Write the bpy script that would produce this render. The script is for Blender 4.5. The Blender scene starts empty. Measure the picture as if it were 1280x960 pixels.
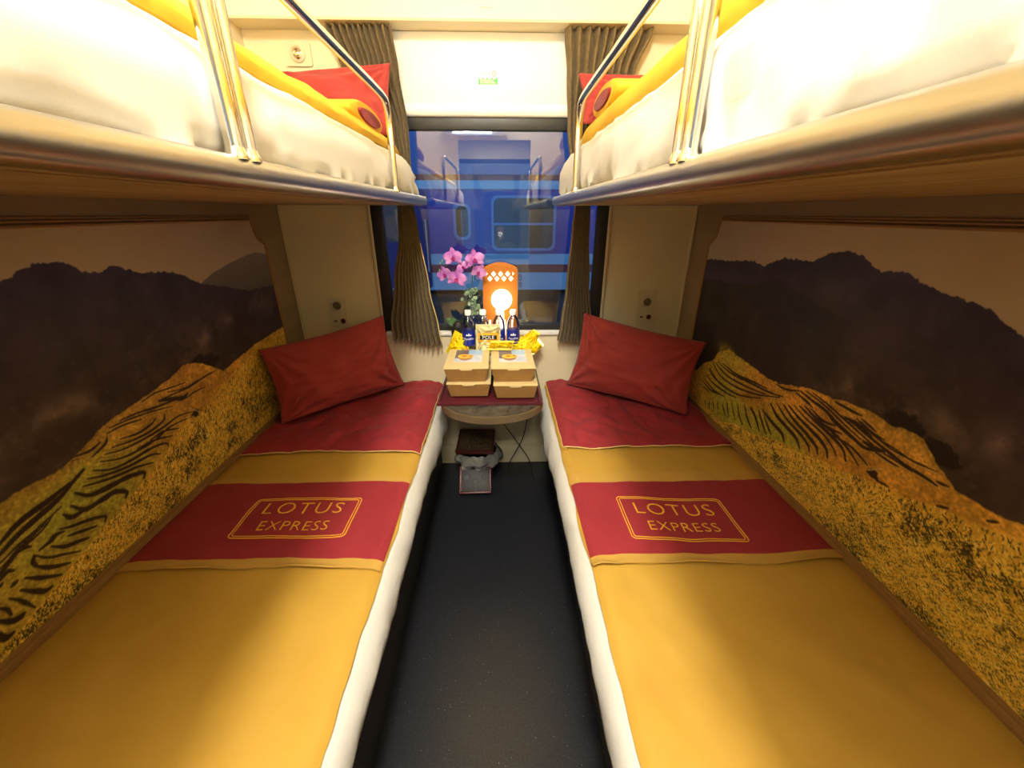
import bpy, bmesh, math, random
import numpy as np
from mathutils import Vector, Matrix, noise

# ------------------------------------------------------------------ camera, world, light
S = bpy.context.scene
COL = S.collection
S.view_settings.view_transform = 'Standard'
S.view_settings.look = 'None'
S.view_settings.exposure = 0.0
S.view_settings.gamma = 1.0
S.view_settings.use_curve_mapping = False

cam = bpy.data.cameras.new('camera')
cam.sensor_fit = 'HORIZONTAL'
cam.sensor_width = 36.0
cam.lens = 498.144 / 1280 * 36.0
cam.clip_start = 0.02
cam_ob = bpy.data.objects.new('camera', cam)
COL.objects.link(cam_ob)
PITCH, YAW, ROLL = math.radians(23.2289), math.radians(1.6514), math.radians(.0664)
fw = Vector((math.sin(YAW) * math.cos(PITCH), math.cos(YAW) * math.cos(PITCH), -math.sin(PITCH)))
rt = Vector((math.cos(YAW), -math.sin(YAW), 0))
up = rt.cross(fw)
r2 = (rt * math.cos(ROLL) + up * math.sin(ROLL)).normalized()
u2 = r2.cross(fw)
m3 = Matrix((r2, u2, -fw)).transposed()
cam_ob.matrix_world = Matrix.Translation((.0427, 0, 1.379)) @ m3.to_4x4()
S.camera = cam_ob

W = bpy.data.worlds.new('dusk_sky')
S.world = W
W.use_nodes = True
W.node_tree.nodes['Background'].inputs[0].default_value = (.45, .65, 1.0, 1)
W.node_tree.nodes['Background'].inputs[1].default_value = .72

LAMP_E = 28.0          # watts of the cabin's ceiling lamp
LAMP_COL = (1.0, .985, .92)
GLOBE_E = 9.0
CORR_E = 26.0

def area_light(name, loc, size, energy, col, rot=(0, 0, 0), spread=None):
    l = bpy.data.lights.new(name, 'AREA')
    l.shape = 'RECTANGLE'
    l.size, l.size_y = size
    l.energy = energy
    l.color = col
    o = bpy.data.objects.new(name, l)
    o.location = loc
    o.rotation_euler = rot
    COL.objects.link(o)
    return o
area_light('cabin_lamp_light', (0, -.02, 2.725), (.20, .34), LAMP_E, LAMP_COL)
_p = bpy.data.lights.new('cabin_lamp_glow', 'POINT'); _p.energy = 68; _p.color = LAMP_COL; _p.shadow_soft_size = .09
_po = bpy.data.objects.new('cabin_lamp_glow', _p); _po.location = (0, -.02, 2.66); COL.objects.link(_po)
area_light('door_lamp_light', (-.20, -.125, 2.075), (.34, .06), 7.0, (.85, .93, 1.0), (math.radians(90), 0, 0))
area_light('corridor_fill_light', (0, -.6, 2.16), (.6, .2), CORR_E, (1, .93, .8))  # added fill reaching murals and lower beds through the doorway
# added unseen fill light brightening the opposite train, high between the two
area_light('train_fill_light', (-1.0, 3.9, 5.2), (5, .5), 110, (.7, .84, 1.0), (math.radians(38), 0, 0))

# ------------------------------------------------------------------ helpers
def link(name, me, mat=None, parent=None, smooth=False):
    o = bpy.data.objects.new(name, me)
    COL.objects.link(o)
    if mat is not None and not me.materials:
        me.materials.append(mat)
    if parent is not None:
        o.parent = parent
    if smooth:
        me.polygons.foreach_set('use_smooth', [True] * len(me.polygons))
    return o

def finish(name, bm, mat, parent=None, smooth=False, auto=None):
    bmesh.ops.recalc_face_normals(bm, faces=bm.faces[:])
    me = bpy.data.meshes.new(name)
    bm.to_mesh(me)
    bm.free()
    if auto is not None:
        smooth = True
    o = link(name, me, mat, parent, smooth)
    if auto is not None:
        me.set_sharp_from_angle(angle=math.radians(auto))
    return o

def pyd(name, verts, faces, mat, parent=None, smooth=False, auto=None):
    bm = bmesh.new()
    vs = [bm.verts.new(v) for v in verts]
    for f in faces:
        try:
            bm.faces.new([vs[i] for i in f])
        except ValueError:
            pass
    return finish(name, bm, mat, parent, smooth, auto)

def tag(o, label=None, cat=None, group=None, kind=None):
    if label: o['label'] = label
    if cat: o['category'] = cat
    if group: o['group'] = group
    if kind: o['kind'] = kind
    return o

def thing(name, label, cat, loc=(0, 0, 0), group=None):
    o = bpy.data.objects.new(name, None)
    o.empty_display_size = .05
    o.location = loc
    COL.objects.link(o)
    bpy.context.view_layer.update()
    return tag(o, label, cat, group)

def fix_parents():
    """parts are modelled in world coordinates: move them into their thing's space"""
    bpy.context.view_layer.update()

def put(o, parent):
    """parent a part modelled in world coordinates (things are only translated, never turned)"""
    o.parent = parent
    root = parent
    off = Vector((0, 0, 0))
    while root is not None:
        off += root.location
        root = root.parent
    o.location = -off
    return o

def bx(bm, lo, hi, bev=0, seg=2):
    r = bmesh.ops.create_cube(bm, size=1)
    vs = r['verts']
    for v in vs:
        v.co = Vector([(lo[i] + hi[i]) / 2 + v.co[i] * (hi[i] - lo[i]) for i in range(3)])
    if bev:
        es = list({e for v in vs for e in v.link_edges})
        bmesh.ops.bevel(bm, geom=es, offset=bev, segments=seg, affect='EDGES', profile=.5)

def box(name, lo, hi, mat, bev=0, seg=2):
    bm = bmesh.new()
    bx(bm, lo, hi, bev, seg)
    return finish(name, bm, mat, auto=40 if bev else None)

def smoothpath(pts, n=6, closed=False):
    P = [Vector(p) for p in pts]
    out = []
    N = len(P)
    rng = range(N if closed else N - 1)
    for i in rng:
        p0 = P[(i - 1) % N] if (closed or i > 0) else P[0] * 2 - P[1]
        p1 = P[i]
        p2 = P[(i + 1) % N]
        p3 = P[(i + 2) % N] if (closed or i + 2 < N) else P[-1] * 2 - P[-2]
        for k in range(n):
            t = k / n
            out.append(.5 * ((2 * p1) + (-p0 + p2) * t + (2 * p0 - 5 * p1 + 4 * p2 - p3) * t * t + (-p0 + 3 * p1 - 3 * p2 + p3) * t ** 3))
    if not closed:
        out.append(P[-1])
    return out

def tube_bm(bm, path, r, seg=10, closed=False, caps=True, upv=None):
    P = [Vector(p) for p in path]
    n = len(P)
    rad = r if callable(r) else (lambda t: r)
    rings = []
    nrm = None
    for i, p in enumerate(P):
        if closed:
            t = (P[(i + 1) % n] - P[i - 1])
        else:
            t = P[min(i + 1, n - 1)] - P[max(i - 1, 0)]
        if t.length < 1e-9: t = Vector((0, 0, 1))
        t.normalize()
        if nrm is None:
            a = Vector(upv) if upv else (Vector((0, 0, 1)) if abs(t.z) < .9 else Vector((1, 0, 0)))
            nrm = (a - t * a.dot(t)).normalized()
        else:
            nrm = (nrm - t * nrm.dot(t)).normalized()
        b = t.cross(nrm)
        rr = rad(i / max(1, n - 1))
        rings.append([bm.verts.new(p + (nrm * math.cos(2 * math.pi * k / seg) + b * math.sin(2 * math.pi * k / seg)) * rr) for k in range(seg)])
    m = n if closed else n - 1
    for i in range(m):
        A, B = rings[i], rings[(i + 1) % n]
        for k in range(seg):
            bm.faces.new((A[k], A[(k + 1) % seg], B[(k + 1) % seg], B[k]))
    if caps and not closed:
        bm.faces.new(rings[0])
        bm.faces.new(rings[-1][::-1])

def tube(name, path, r, mat, seg=10, closed=False):
    bm = bmesh.new()
    tube_bm(bm, path, r, seg, closed)
    return finish(name, bm, mat, auto=50)

def lathe(name, prof, c, mat, seg=24, axis='Z'):
    bm = bmesh.new()
    lathe_bm(bm, prof, c, seg, axis)
    return finish(name, bm, mat, auto=40)

def lathe_bm(bm, prof, c, seg=24, axis='Z'):
    rings = []
    for r, h in prof:
        ring = []
        if r < 1e-6:
            v = (0, 0, h)
            v = {'Z': (0, 0, h), 'Y': (0, h, 0), 'X': (h, 0, 0)}[axis]
            ring = [bm.verts.new(Vector(c) + Vector(v))]
        else:
            for k in range(seg):
                a = 2 * math.pi * k / seg
                x, y = r * math.cos(a), r * math.sin(a)
                v = {'Z': (x, y, h), 'Y': (x, h, y), 'X': (h, x, y)}[axis]
                ring.append(bm.verts.new(Vector(c) + Vector(v)))
        rings.append(ring)
    for A, B in zip(rings, rings[1:]):
        if len(A) == 1 and len(B) == 1: continue
        for k in range(seg):
            k2 = (k + 1) % seg
            if len(A) == 1: bm.faces.new((A[0], B[k2], B[k]))
            elif len(B) == 1: bm.faces.new((A[k], A[k2], B[0]))
            else: bm.faces.new((A[k], A[k2], B[k2], B[k]))
    if len(rings[0]) > 1: bm.faces.new(rings[0][::-1])
    if len(rings[-1]) > 1: bm.faces.new(rings[-1])

def sheet(name, f, nu, nv, mat, thick=0.0, closed_u=False):
    """surface f(u,v) with u,v in 0..1; with thick, a closed slab below it (f gives the top, second value the bottom)"""
    bm = bmesh.new()
    top = [[bm.verts.new(f(i / nu, j / nv)) for j in range(nv + 1)] for i in range(nu + (0 if closed_u else 1))]
    n = len(top)
    for i in range(nu):
        for j in range(nv):
            bm.faces.new((top[i][j], top[(i + 1) % n][j], top[(i + 1) % n][j + 1], top[i][j + 1]))
    if thick:
        bm.normal_update()
        sg = -1 if sum(v.normal.z for row in top for v in row) < -.2 * len(top) * len(top[0]) else 1
        bot = [[bm.verts.new(v.co - v.normal * thick * sg) for v in row] for row in top]
        for i in range(nu):
            for j in range(nv):
                bm.faces.new((bot[i][j], bot[i][j + 1], bot[(i + 1) % n][j + 1], bot[(i + 1) % n][j]))
        for j in range(nv):
            bm.faces.new((top[0][j], top[0][j + 1], bot[0][j + 1], bot[0][j]))
            bm.faces.new((top[-1][j], bot[-1][j], bot[-1][j + 1], top[-1][j + 1]))
        for i in range(nu):
            bm.faces.new((top[i][0], bot[i][0], bot[(i + 1) % n][0], top[(i + 1) % n][0]))
            bm.faces.new((top[i][-1], top[(i + 1) % n][-1], bot[(i + 1) % n][-1], bot[i][-1]))
    me = bpy.data.meshes.new(name)
    bmesh.ops.recalc_face_normals(bm, faces=bm.faces[:])
    bm.to_mesh(me); bm.free()
    o = link(name, me, mat, None, True)
    me.set_sharp_from_angle(angle=math.radians(60))
    return o

def sweep(name, prof, path_y, mat, fn=None, cap=True):
    """closed section prof [(x,z)] swept along y values; fn(x,y,z,k)->(x,y,z) bends it"""
    bm = bmesh.new()
    rings = []
    for y in path_y:
        rings.append([bm.verts.new(fn(x, y, z, k) if fn else (x, y, z)) for k, (x, z) in enumerate(prof)])
    n = len(prof)
    for A, B in zip(rings, rings[1:]):
        for k in range(n):
            bm.faces.new((A[k], A[(k + 1) % n], B[(k + 1) % n], B[k]))
    if cap:
        bm.faces.new(rings[0]); bm.faces.new(rings[-1][::-1])
    return finish(name, bm, mat, auto=50)

def prism_xy(name, poly, z0, z1, mat, bev=0):
    bm = bmesh.new()
    vs = [bm.verts.new((x, y, z0)) for x, y in poly]
    f = bm.faces.new(vs)
    r = bmesh.ops.extrude_face_region(bm, geom=[f])
    for v in r['geom']:
        if isinstance(v, bmesh.types.BMVert): v.co.z = z1
    if bev:
        bmesh.ops.bevel(bm, geom=[e for e in bm.edges if abs(e.verts[0].co.z - e.verts[1].co.z) < 1e-6], offset=bev, segments=2, affect='EDGES')
    return finish(name, bm, mat, auto=40)

def prism_xz(name, poly, y0, y1, mat):
    bm = bmesh.new()
    vs = [bm.verts.new((x, y0, z)) for x, z in poly]
    f = bm.faces.new(vs)
    r = bmesh.ops.extrude_face_region(bm, geom=[f])
    for v in r['geom']:
        if isinstance(v, bmesh.types.BMVert): v.co.y = y1
    return finish(name, bm, mat, auto=40)

def rrect(x0, x1, y0, y1, r, n=5):
    out = []
    for cx, cy, a0 in ((x1 - r, y1 - r, 0), (x0 + r, y1 - r, 90), (x0 + r, y0 + r, 180), (x1 - r, y0 + r, 270)):
        for k in range(n + 1):
            a = math.radians(a0 + 90 * k / n)
            out.append((cx + r * math.cos(a), cy + r * math.sin(a)))
    return out

def nz(x, y, z=0.0, s=1.0, o=3):
    return noise.fractal(Vector((x * s, y * s, z)), 1.0, 2.0, o, noise_basis='PERLIN_ORIGINAL')

def text_mesh(name, s, size, mat, fn, extrude=.0004, align='CENTER', spacing=1.0, shear=0, offset=0.0, sub=True):
    """flat lettering mesh; fn maps local (x, y, z) to the world"""
    cu = bpy.data.curves.new(name, 'FONT')
    cu.body = s
    cu.size = size
    cu.align_x = align
    cu.align_y = 'CENTER'
    cu.extrude = extrude
    cu.space_character = spacing
    cu.shear = shear
    cu.offset = offset
    cu.resolution_u = 3
    tmp = bpy.data.objects.new(name + '_tmp', cu)
    COL.objects.link(tmp)
    dg = bpy.context.evaluated_depsgraph_get()
    me = bpy.data.meshes.new_from_object(tmp.evaluated_get(dg))
    bpy.data.objects.remove(tmp)
    bpy.data.curves.remove(cu)
    for v in me.vertices:
        v.co = Vector(fn(v.co.x, v.co.y, v.co.z))
    me.materials.clear()
    return link(name, me, mat)

# ------------------------------------------------------------------ materials
def lin(c):
    return tuple(((x / 255) / 12.92 if x / 255 <= .04045 else ((x / 255 + .055) / 1.055) ** 2.4) for x in c)

def mat(name, rgb, rough=.6, metal=0.0, sheen=0.0, spec=.5, noise_amt=0.0, noise_scale=8.0, rgb2=None, bump=0.0, bump_scale=200.0,
        emit=None, emit_s=0.0, trans=0.0, alpha=1.0, stretch=(1, 1, 1), coat=0.0, detail=4.0):
    m = bpy.data.materials.new(name)
    m.use_nodes = True
    nt = m.node_tree
    b = nt.nodes['Principled BSDF']
    c = lin(rgb)
    b.inputs['Base Color'].default_value = (*c, 1)
    b.inputs['Roughness'].default_value = rough
    b.inputs['Metallic'].default_value = metal
    b.inputs['Specular IOR Level'].default_value = spec
    b.inputs['Sheen Weight'].default_value = sheen
    b.inputs['Transmission Weight'].default_value = trans
    b.inputs['Alpha'].default_value = alpha
    b.inputs['Coat Weight'].default_value = coat
    if emit:
        b.inputs['Emission Color'].default_value = (*lin(emit), 1)
        b.inputs['Emission Strength'].default_value = emit_s
    tc = nt.nodes.new('ShaderNodeTexCoord')
    mp = nt.nodes.new('ShaderNodeMapping')
    mp.inputs['Scale'].default_value = stretch
    nt.links.new(tc.outputs['Object'], mp.inputs['Vector'])
    if rgb2 is not None:
        n = nt.nodes.new('ShaderNodeTexNoise')
        n.inputs['Scale'].default_value = noise_scale
        n.inputs['Detail'].default_value = detail
        nt.links.new(mp.outputs[0], n.inputs['Vector'])
        rp = nt.nodes.new('ShaderNodeValToRGB')
        rp.color_ramp.elements[0].position = .35
        rp.color_ramp.elements[1].position = .65
        rp.color_ramp.elements[0].color = (*c, 1)
        rp.color_ramp.elements[1].color = (*lin(rgb2), 1)
        nt.links.new(n.outputs['Fac'], rp.inputs[0])
        nt.links.new(rp.outputs[0], b.inputs['Base Color'])
    if bump:
        n = nt.nodes.new('ShaderNodeTexNoise')
        n.inputs['Scale'].default_value = bump_scale
        n.inputs['Detail'].default_value = 3
        nt.links.new(mp.outputs[0], n.inputs['Vector'])
        bp = nt.nodes.new('ShaderNodeBump')
        bp.inputs['Strength'].default_value = bump
        bp.inputs['Distance'].default_value = .002
        nt.links.new(n.outputs['Fac'], bp.inputs['Height'])
        nt.links.new(bp.outputs[0], b.inputs['Normal'])
    return m

M = {}
M['cream'] = mat('cream_laminate', (222, 208, 168), .45, rgb2=(226, 213, 176), noise_scale=3, spec=.35)
M['ceiling'] = mat('ceiling_laminate', (236, 226, 192), .5, rgb2=(238, 229, 198), noise_scale=3, spec=.3)
M['panel'] = mat('brown_wall_panel', (152, 130, 98), .55, rgb2=(142, 120, 90), noise_scale=6, stretch=(1, .3, 3), spec=.3)
M['wood'] = mat('bunk_underside_wood', (194, 168, 124), .55, rgb2=(166, 138, 94), noise_scale=9, stretch=(4, .5, 4), spec=.3, detail=8)
M['mould'] = mat('gilded_moulding', (150, 112, 62), .4, spec=.5)
M['strip'] = mat('pale_corner_strip', (205, 190, 150), .4)
M['litpanel'] = mat('lamp_bright_panel_laminate', (244, 241, 230), .4)  # whiter than the cream wall: strong lamp light put into its colour
M['sheet'] = mat('white_cotton', (206, 201, 191), .8, sheen=.1, spec=.2, bump=.12, bump_scale=260)
M['gold'] = mat('gold_satin_cotton', (190, 148, 56), .62, rgb2=(182, 140, 50), noise_scale=5, sheen=.05, spec=.28, bump=.12, bump_scale=160, stretch=(1, 1, 1))
M['goldhem'] = mat('gold_hem', (190, 148, 66), .6, spec=.3, bump=.15, bump_scale=300)
M['yellow'] = mat('bright_gold_quilt', (226, 180, 52), .7, rgb2=(216, 168, 46), noise_scale=9, spec=.25, bump=.3, bump_scale=90)
M['red'] = mat('crimson_cotton', (148, 42, 48), .68, rgb2=(140, 38, 44), noise_scale=6, sheen=.05, spec=.25, bump=.12, bump_scale=200)
M['redpillow'] = mat('brick_red_cotton', (160, 58, 52), .72, rgb2=(154, 54, 50), noise_scale=6, sheen=.12, spec=.2, bump=.12, bump_scale=220)
M['piping'] = mat('cream_piping', (222, 190, 120), .6)
M['thread'] = mat('gold_thread', (232, 178, 40), .45, spec=.6)
M['steel'] = mat('brushed_steel', (190, 188, 180), .32, metal=1.0, bump=.03, bump_scale=40, stretch=(1, .1, 1))
M['chrome'] = mat('polished_chrome', (222, 218, 206), .12, metal=1.0)
M['black'] = mat('black_rubber', (22, 22, 24), .5)
M['darkframe'] = mat('dark_window_frame', (34, 34, 34), .45)
M['base'] = mat('dark_bed_base', (46, 42, 40), .6)
M['cord'] = mat('black_cable', (14, 14, 14), .45)
M['white'] = mat('white_plastic', (235, 232, 222), .35)
M['plate'] = mat('cream_socket_plate', (214, 202, 166), .35)
M['kraft'] = mat('kraft_card', (158, 118, 64), .75, rgb2=(150, 110, 60), noise_scale=30, spec=.2)
M['kraftlid_lit'] = mat('kraft_card_lid_glare', (226, 202, 146), .55, rgb2=(220, 196, 140), noise_scale=30, spec=.25)  # paler than the box body: lamp glare put into the lid colour
M['maroon'] = mat('maroon_tray', (84, 24, 34), .35, spec=.5)
M['tabletop'] = mat('marble_laminate', (92, 86, 74), .15, rgb2=(62, 58, 50), noise_scale=26, spec=.6, detail=8)
M['tablerim'] = mat('tan_table_edge', (104, 86, 60), .4)
M['orange'] = mat('orange_plywood', (190, 112, 26), .5, rgb2=(180, 104, 22), noise_scale=12, stretch=(1, 1, .2), spec=.4)
M['paper'] = mat('rice_paper', (250, 240, 215), .8, emit=(255, 240, 215), emit_s=1.0)
M['globe'] = mat('glowing_globe', (255, 250, 240), .5, emit=(255, 250, 238), emit_s=5)
M['lampdisc'] = mat('lamp_diffuser', (255, 255, 250), .5, emit=(255, 244, 220), emit_s=9)
M['petal'] = mat('pink_petal', (164, 84, 172), .55, rgb2=(216, 152, 214), noise_scale=28, spec=.3)
M['lip'] = mat('magenta_petal_lip', (160, 24, 110), .5)
M['leaf'] = mat('green_leaf', (60, 96, 52), .45, rgb2=(92, 124, 84), noise_scale=40)
M['paleleaf'] = mat('pale_green_leaf', (96, 122, 90), .55, rgb2=(146, 166, 134), noise_scale=40)
M['stem'] = mat('flower_stem', (52, 66, 34), .5)
M['pot'] = mat('dark_plant_pot', (34, 36, 34), .5)
M['bluelabel'] = mat('blue_bottle_label', (28, 44, 150), .35, rgb2=(16, 28, 110), noise_scale=22)
M['cap'] = mat('white_bottle_cap', (244, 244, 240), .35)
M['bag'] = mat('white_plastic_bag', (140, 138, 130), .35, bump=.4, bump_scale=40)
M['tinrim'] = mat('dark_red_rim', (84, 30, 22), .45)
M['green'] = mat('green_sticker', (70, 170, 74), .5)
M['grey'] = mat('grey_print', (150, 148, 140), .5)
M['reddot'] = mat('red_print', (190, 60, 40), .5)
M['redbtn'] = mat('dark_red_button', (90, 12, 26), .25)
M['dark'] = mat('dark_recess', (24, 20, 18), .6)
M['trainblue'] = mat('blue_train_paint', (26, 56, 158), .35, rgb2=(32, 64, 166), noise_scale=2)
M['trainlight'] = mat('light_blue_train_paint', (120, 176, 214), .4)
M['trainred'] = mat('maroon_train_paint', (104, 44, 64), .4)
M['trainupper'] = mat('pale_blue_train_paint', (66, 104, 168), .4)
M['trainglass'] = mat('dark_train_glass', (44, 50, 58), .08, spec=.8)
M['trainframe'] = mat('blue_window_surround', (90, 130, 190), .35)
M['under'] = mat('grimy_undercarriage', (70, 74, 78), .8, rgb2=(50, 54, 58), noise_scale=5)
M['ballast'] = mat('grey_ballast', (92, 92, 90), .9, rgb2=(60, 60, 60), noise_scale=30, bump=1, bump_scale=40)
M['digit'] = mat('navy_digit_paint', (24, 40, 90), .5)

def curtain_mat():
    m = mat('olive_brown_curtain', (112, 94, 62), .85, spec=.15, rgb2=(98, 82, 54), noise_scale=60, bump=.3, bump_scale=400, sheen=.1)
    return m
M['curtain'] = curtain_mat()

def floor_mat():
    m = bpy.data.materials.new('speckled_blue_black_vinyl')
    m.use_nodes = True
    nt = m.node_tree; b = nt.nodes['Principled BSDF']
    tc = nt.nodes.new('ShaderNodeTexCoord')
    v = nt.nodes.new('ShaderNodeTexVoronoi'); v.inputs['Scale'].default_value = 115
    nt.links.new(tc.outputs['Object'], v.inputs['Vector'])
    rp = nt.nodes.new('ShaderNodeValToRGB')
    e = rp.color_ramp.elements
    e[0].position = .06; e[0].color = (*lin((150, 160, 172)), 1)
    e[1].position = .13; e[1].color = (0, 0, 0, 1)
    nt.links.new(v.outputs['Distance'], rp.inputs[0])
    sp = nt.nodes.new('ShaderNodeSeparateColor')
    nt.links.new(v.outputs['Color'], sp.inputs[0])
    gt = nt.nodes.new('ShaderNodeMath'); gt.operation = 'GREATER_THAN'; gt.inputs[1].default_value = .86
    nt.links.new(sp.outputs[0], gt.inputs[0])
    n = nt.nodes.new('ShaderNodeTexNoise'); n.inputs['Scale'].default_value = 170; n.inputs['Detail'].default_value = 5
    nt.links.new(tc.outputs['Object'], n.inputs['Vector'])
    r2_ = nt.nodes.new('ShaderNodeValToRGB')
    r2_.color_ramp.elements[0].position = .35; r2_.color_ramp.elements[0].color = (*lin((14, 15, 19)), 1)
    r2_.color_ramp.elements[1].position = .75; r2_.color_ramp.elements[1].color = (*lin((38, 41, 50)), 1)
    nt.links.new(n.outputs['Fac'], r2_.inputs[0])
    mu = nt.nodes.new('ShaderNodeMix'); mu.data_type = 'RGBA'; mu.blend_type = 'ADD'
    nt.links.new(gt.outputs[0], mu.inputs[0])
    nt.links.new(r2_.outputs[0], mu.inputs[6])
    nt.links.new(rp.outputs[0], mu.inputs[7])
    nt.links.new(mu.outputs[2], b.inputs['Base Color'])
    b.inputs['Roughness'].default_value = .34
    bp = nt.nodes.new('ShaderNodeBump'); bp.inputs['Strength'].default_value = .15; bp.inputs['Distance'].default_value = .001
    nt.links.new(n.outputs['Fac'], bp.inputs['Height'])
    nt.links.new(bp.outputs[0], b.inputs['Normal'])
    return m
M['floor'] = floor_mat()

def glass_mat(name, tint, ior=1.5, boost=1.0, rough=0.0):
    m = bpy.data.materials.new(name)
    m.use_nodes = True
    nt = m.node_tree
    nt.nodes.remove(nt.nodes['Principled BSDF'])
    out = nt.nodes['Material Output']
    tr = nt.nodes.new('ShaderNodeBsdfTransparent'); tr.inputs[0].default_value = (*tint, 1)
    gl = nt.nodes.new('ShaderNodeBsdfGlossy'); gl.inputs['Roughness'].default_value = rough
    fr = nt.nodes.new('ShaderNodeFresnel'); fr.inputs[0].default_value = ior
    mu = nt.nodes.new('ShaderNodeMath'); mu.operation = 'MULTIPLY'; mu.inputs[1].default_value = boost; mu.use_clamp = True
    nt.links.new(fr.outputs[0], mu.inputs[0])
    mx = nt.nodes.new('ShaderNodeMixShader')
    nt.links.new(mu.outputs[0], mx.inputs[0])
    nt.links.new(tr.outputs[0], mx.inputs[1]); nt.links.new(gl.outputs[0], mx.inputs[2])
    nt.links.new(mx.outputs[0], out.inputs['Surface'])
    return m
M['glass'] = glass_mat('window_glass', (.82, .89, .95), 1.5, 3.4)
M['film'] = glass_mat('clear_film', (.9, .93, .97), 1.5, 1.5, .05)
M['bottle'] = glass_mat('clear_bottle_plastic', (.97, .98, .98), 1.4, 3.2, .12)

def snack_mat():
    m = mat('yellow_snack_foil', (246, 214, 20), .3, spec=.6)
    nt = m.node_tree; b = nt.nodes['Principled BSDF']
    tc = nt.nodes.new('ShaderNodeTexCoord')
    v = nt.nodes.new('ShaderNodeTexVoronoi'); v.inputs['Scale'].default_value = 75
    nt.links.new(tc.outputs['Object'], v.inputs['Vector'])
    rp = nt.nodes.new('ShaderNodeValToRGB')
    rp.color_ramp.elements[0].position = .22; rp.color_ramp.elements[0].color = (*lin((206, 70, 20)), 1)
    rp.color_ramp.elements[1].position = .30; rp.color_ramp.elements[1].color = (*lin((248, 218, 20)), 1)
    nt.links.new(v.outputs['Distance'], rp.inputs[0])
    sp = nt.nodes.new('ShaderNodeSeparateColor'); nt.links.new(v.outputs['Color'], sp.inputs[0])
    gt = nt.nodes.new('ShaderNodeMath'); gt.operation = 'GREATER_THAN'; gt.inputs[1].default_value = .55
    nt.links.new(sp.outputs[0], gt.inputs[0])
    mu = nt.nodes.new('ShaderNodeMix'); mu.data_type = 'RGBA'
    nt.links.new(gt.outputs[0], mu.inputs[0])
    mu.inputs[6].default_value = (*lin((248, 218, 20)), 1)
    nt.links.new(rp.outputs[0], mu.inputs[7])
    nt.links.new(mu.outputs[2], b.inputs['Base Color'])
    return m
M['snack'] = snack_mat()

def mural_mat():
    m = bpy.data.materials.new('printed_mural')
    m.use_nodes = True
    nt = m.node_tree; b = nt.nodes['Principled BSDF']
    at_ = nt.nodes.new('ShaderNodeVertexColor'); at_.layer_name = 'print'
    nt.links.new(at_.outputs[0], b.inputs['Base Color'])
    b.inputs['Roughness'].default_value = .5
    b.inputs['Specular IOR Level'].default_value = .3
    return m
M['mural'] = mural_mat()
# ------------------------------------------------------------------ the room shell
L = 2.0275          # window wall
WX = .975           # side walls
CEIL = 2.75
Y0 = -.18           # door wall

def struct(o, name=None):
    if name: o.name = name
    o['kind'] = 'structure'
    return o

struct(box('floor', (-1.05, -1.25, -.06), (1.05, L + .06, 0), M['floor']))
struct(box('ceiling', (-1.05, -1.25, CEIL), (1.05, L + .06, CEIL + .06), M['ceiling']))
struct(box('wall_left', (-WX - .06, Y0 - .0, 0), (-WX, L, CEIL), M['panel']))
struct(box('wall_right', (WX, Y0 - .0, 0), (WX + .06, L, CEIL), M['panel']))
# side walls above the upper bunks are cream laminate
def upper_lining(s):
    x0, x1 = sorted((s * WX, s * (WX - .004)))
    return box('trim_1', (x0, Y0, 1.50), (x1, L, CEIL), M['cream'])
for s in (-1, 1):
    struct(upper_lining(s))
# window wall with its opening
WXI, WZ0, WZ1 = .56, .80, 1.77
def far_wall():
    bm = bmesh.new()
    y0, y1 = L, L + .06
    bx(bm, (-WX - .06, y0, 0), (WX + .06, y1, WZ0))
    bx(bm, (-WX - .06, y0, WZ0), (-WXI, y1, WZ1))
    bx(bm, (WXI, y0, WZ0), (WX + .06, y1, WZ1))
    bx(bm, (-WX - .06, y0, WZ1), (WX + .06, y1, CEIL))
    return finish('wall_far', bm, M['cream'])
struct(far_wall())
# door wall behind the camera with the open doorway, and the corridor beyond it
def back_wall():
    bm = bmesh.new()
    y0, y1 = Y0 - .04, Y0
    bx(bm, (-WX - .06, y0, 0), (-.34, y1, CEIL))
    bx(bm, (.34, y0, 0), (WX + .06, y1, CEIL))
    bx(bm, (-.34, y0, 2.0), (.34, y1, CEIL))
    return finish('wall_back', bm, M['cream'])
struct(back_wall())
def corridor():
    bm = bmesh.new()
    bx(bm, (-1.10, -1.25, 0), (-1.05, L * 0 + Y0, CEIL))
    bx(bm, (1.05, -1.25, 0), (1.10, Y0, CEIL))
    bx(bm, (-1.10, -1.30, 0), (1.10, -1.25, .85))
    bx(bm, (-1.10, -1.30, 1.95), (1.10, -1.25, CEIL))
    bx(bm, (-1.10, -1.30, .85), (-.55, -1.25, 1.95))
    bx(bm, (.55, -1.30, .85), (1.10, -1.25, 1.95))
    bx(bm, (-1.05, -1.25, 2.2), (1.05, Y0 - .04, 2.23))
    return finish('wall_corridor', bm, M['cream'])
struct(corridor())
cw = thing('window_2', None, None, (0, -1.27, .85)); struct(cw)
put(box('pane', (-.55, -1.285, .85), (.55, -1.275, 1.95), M['glass']), cw)
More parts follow.
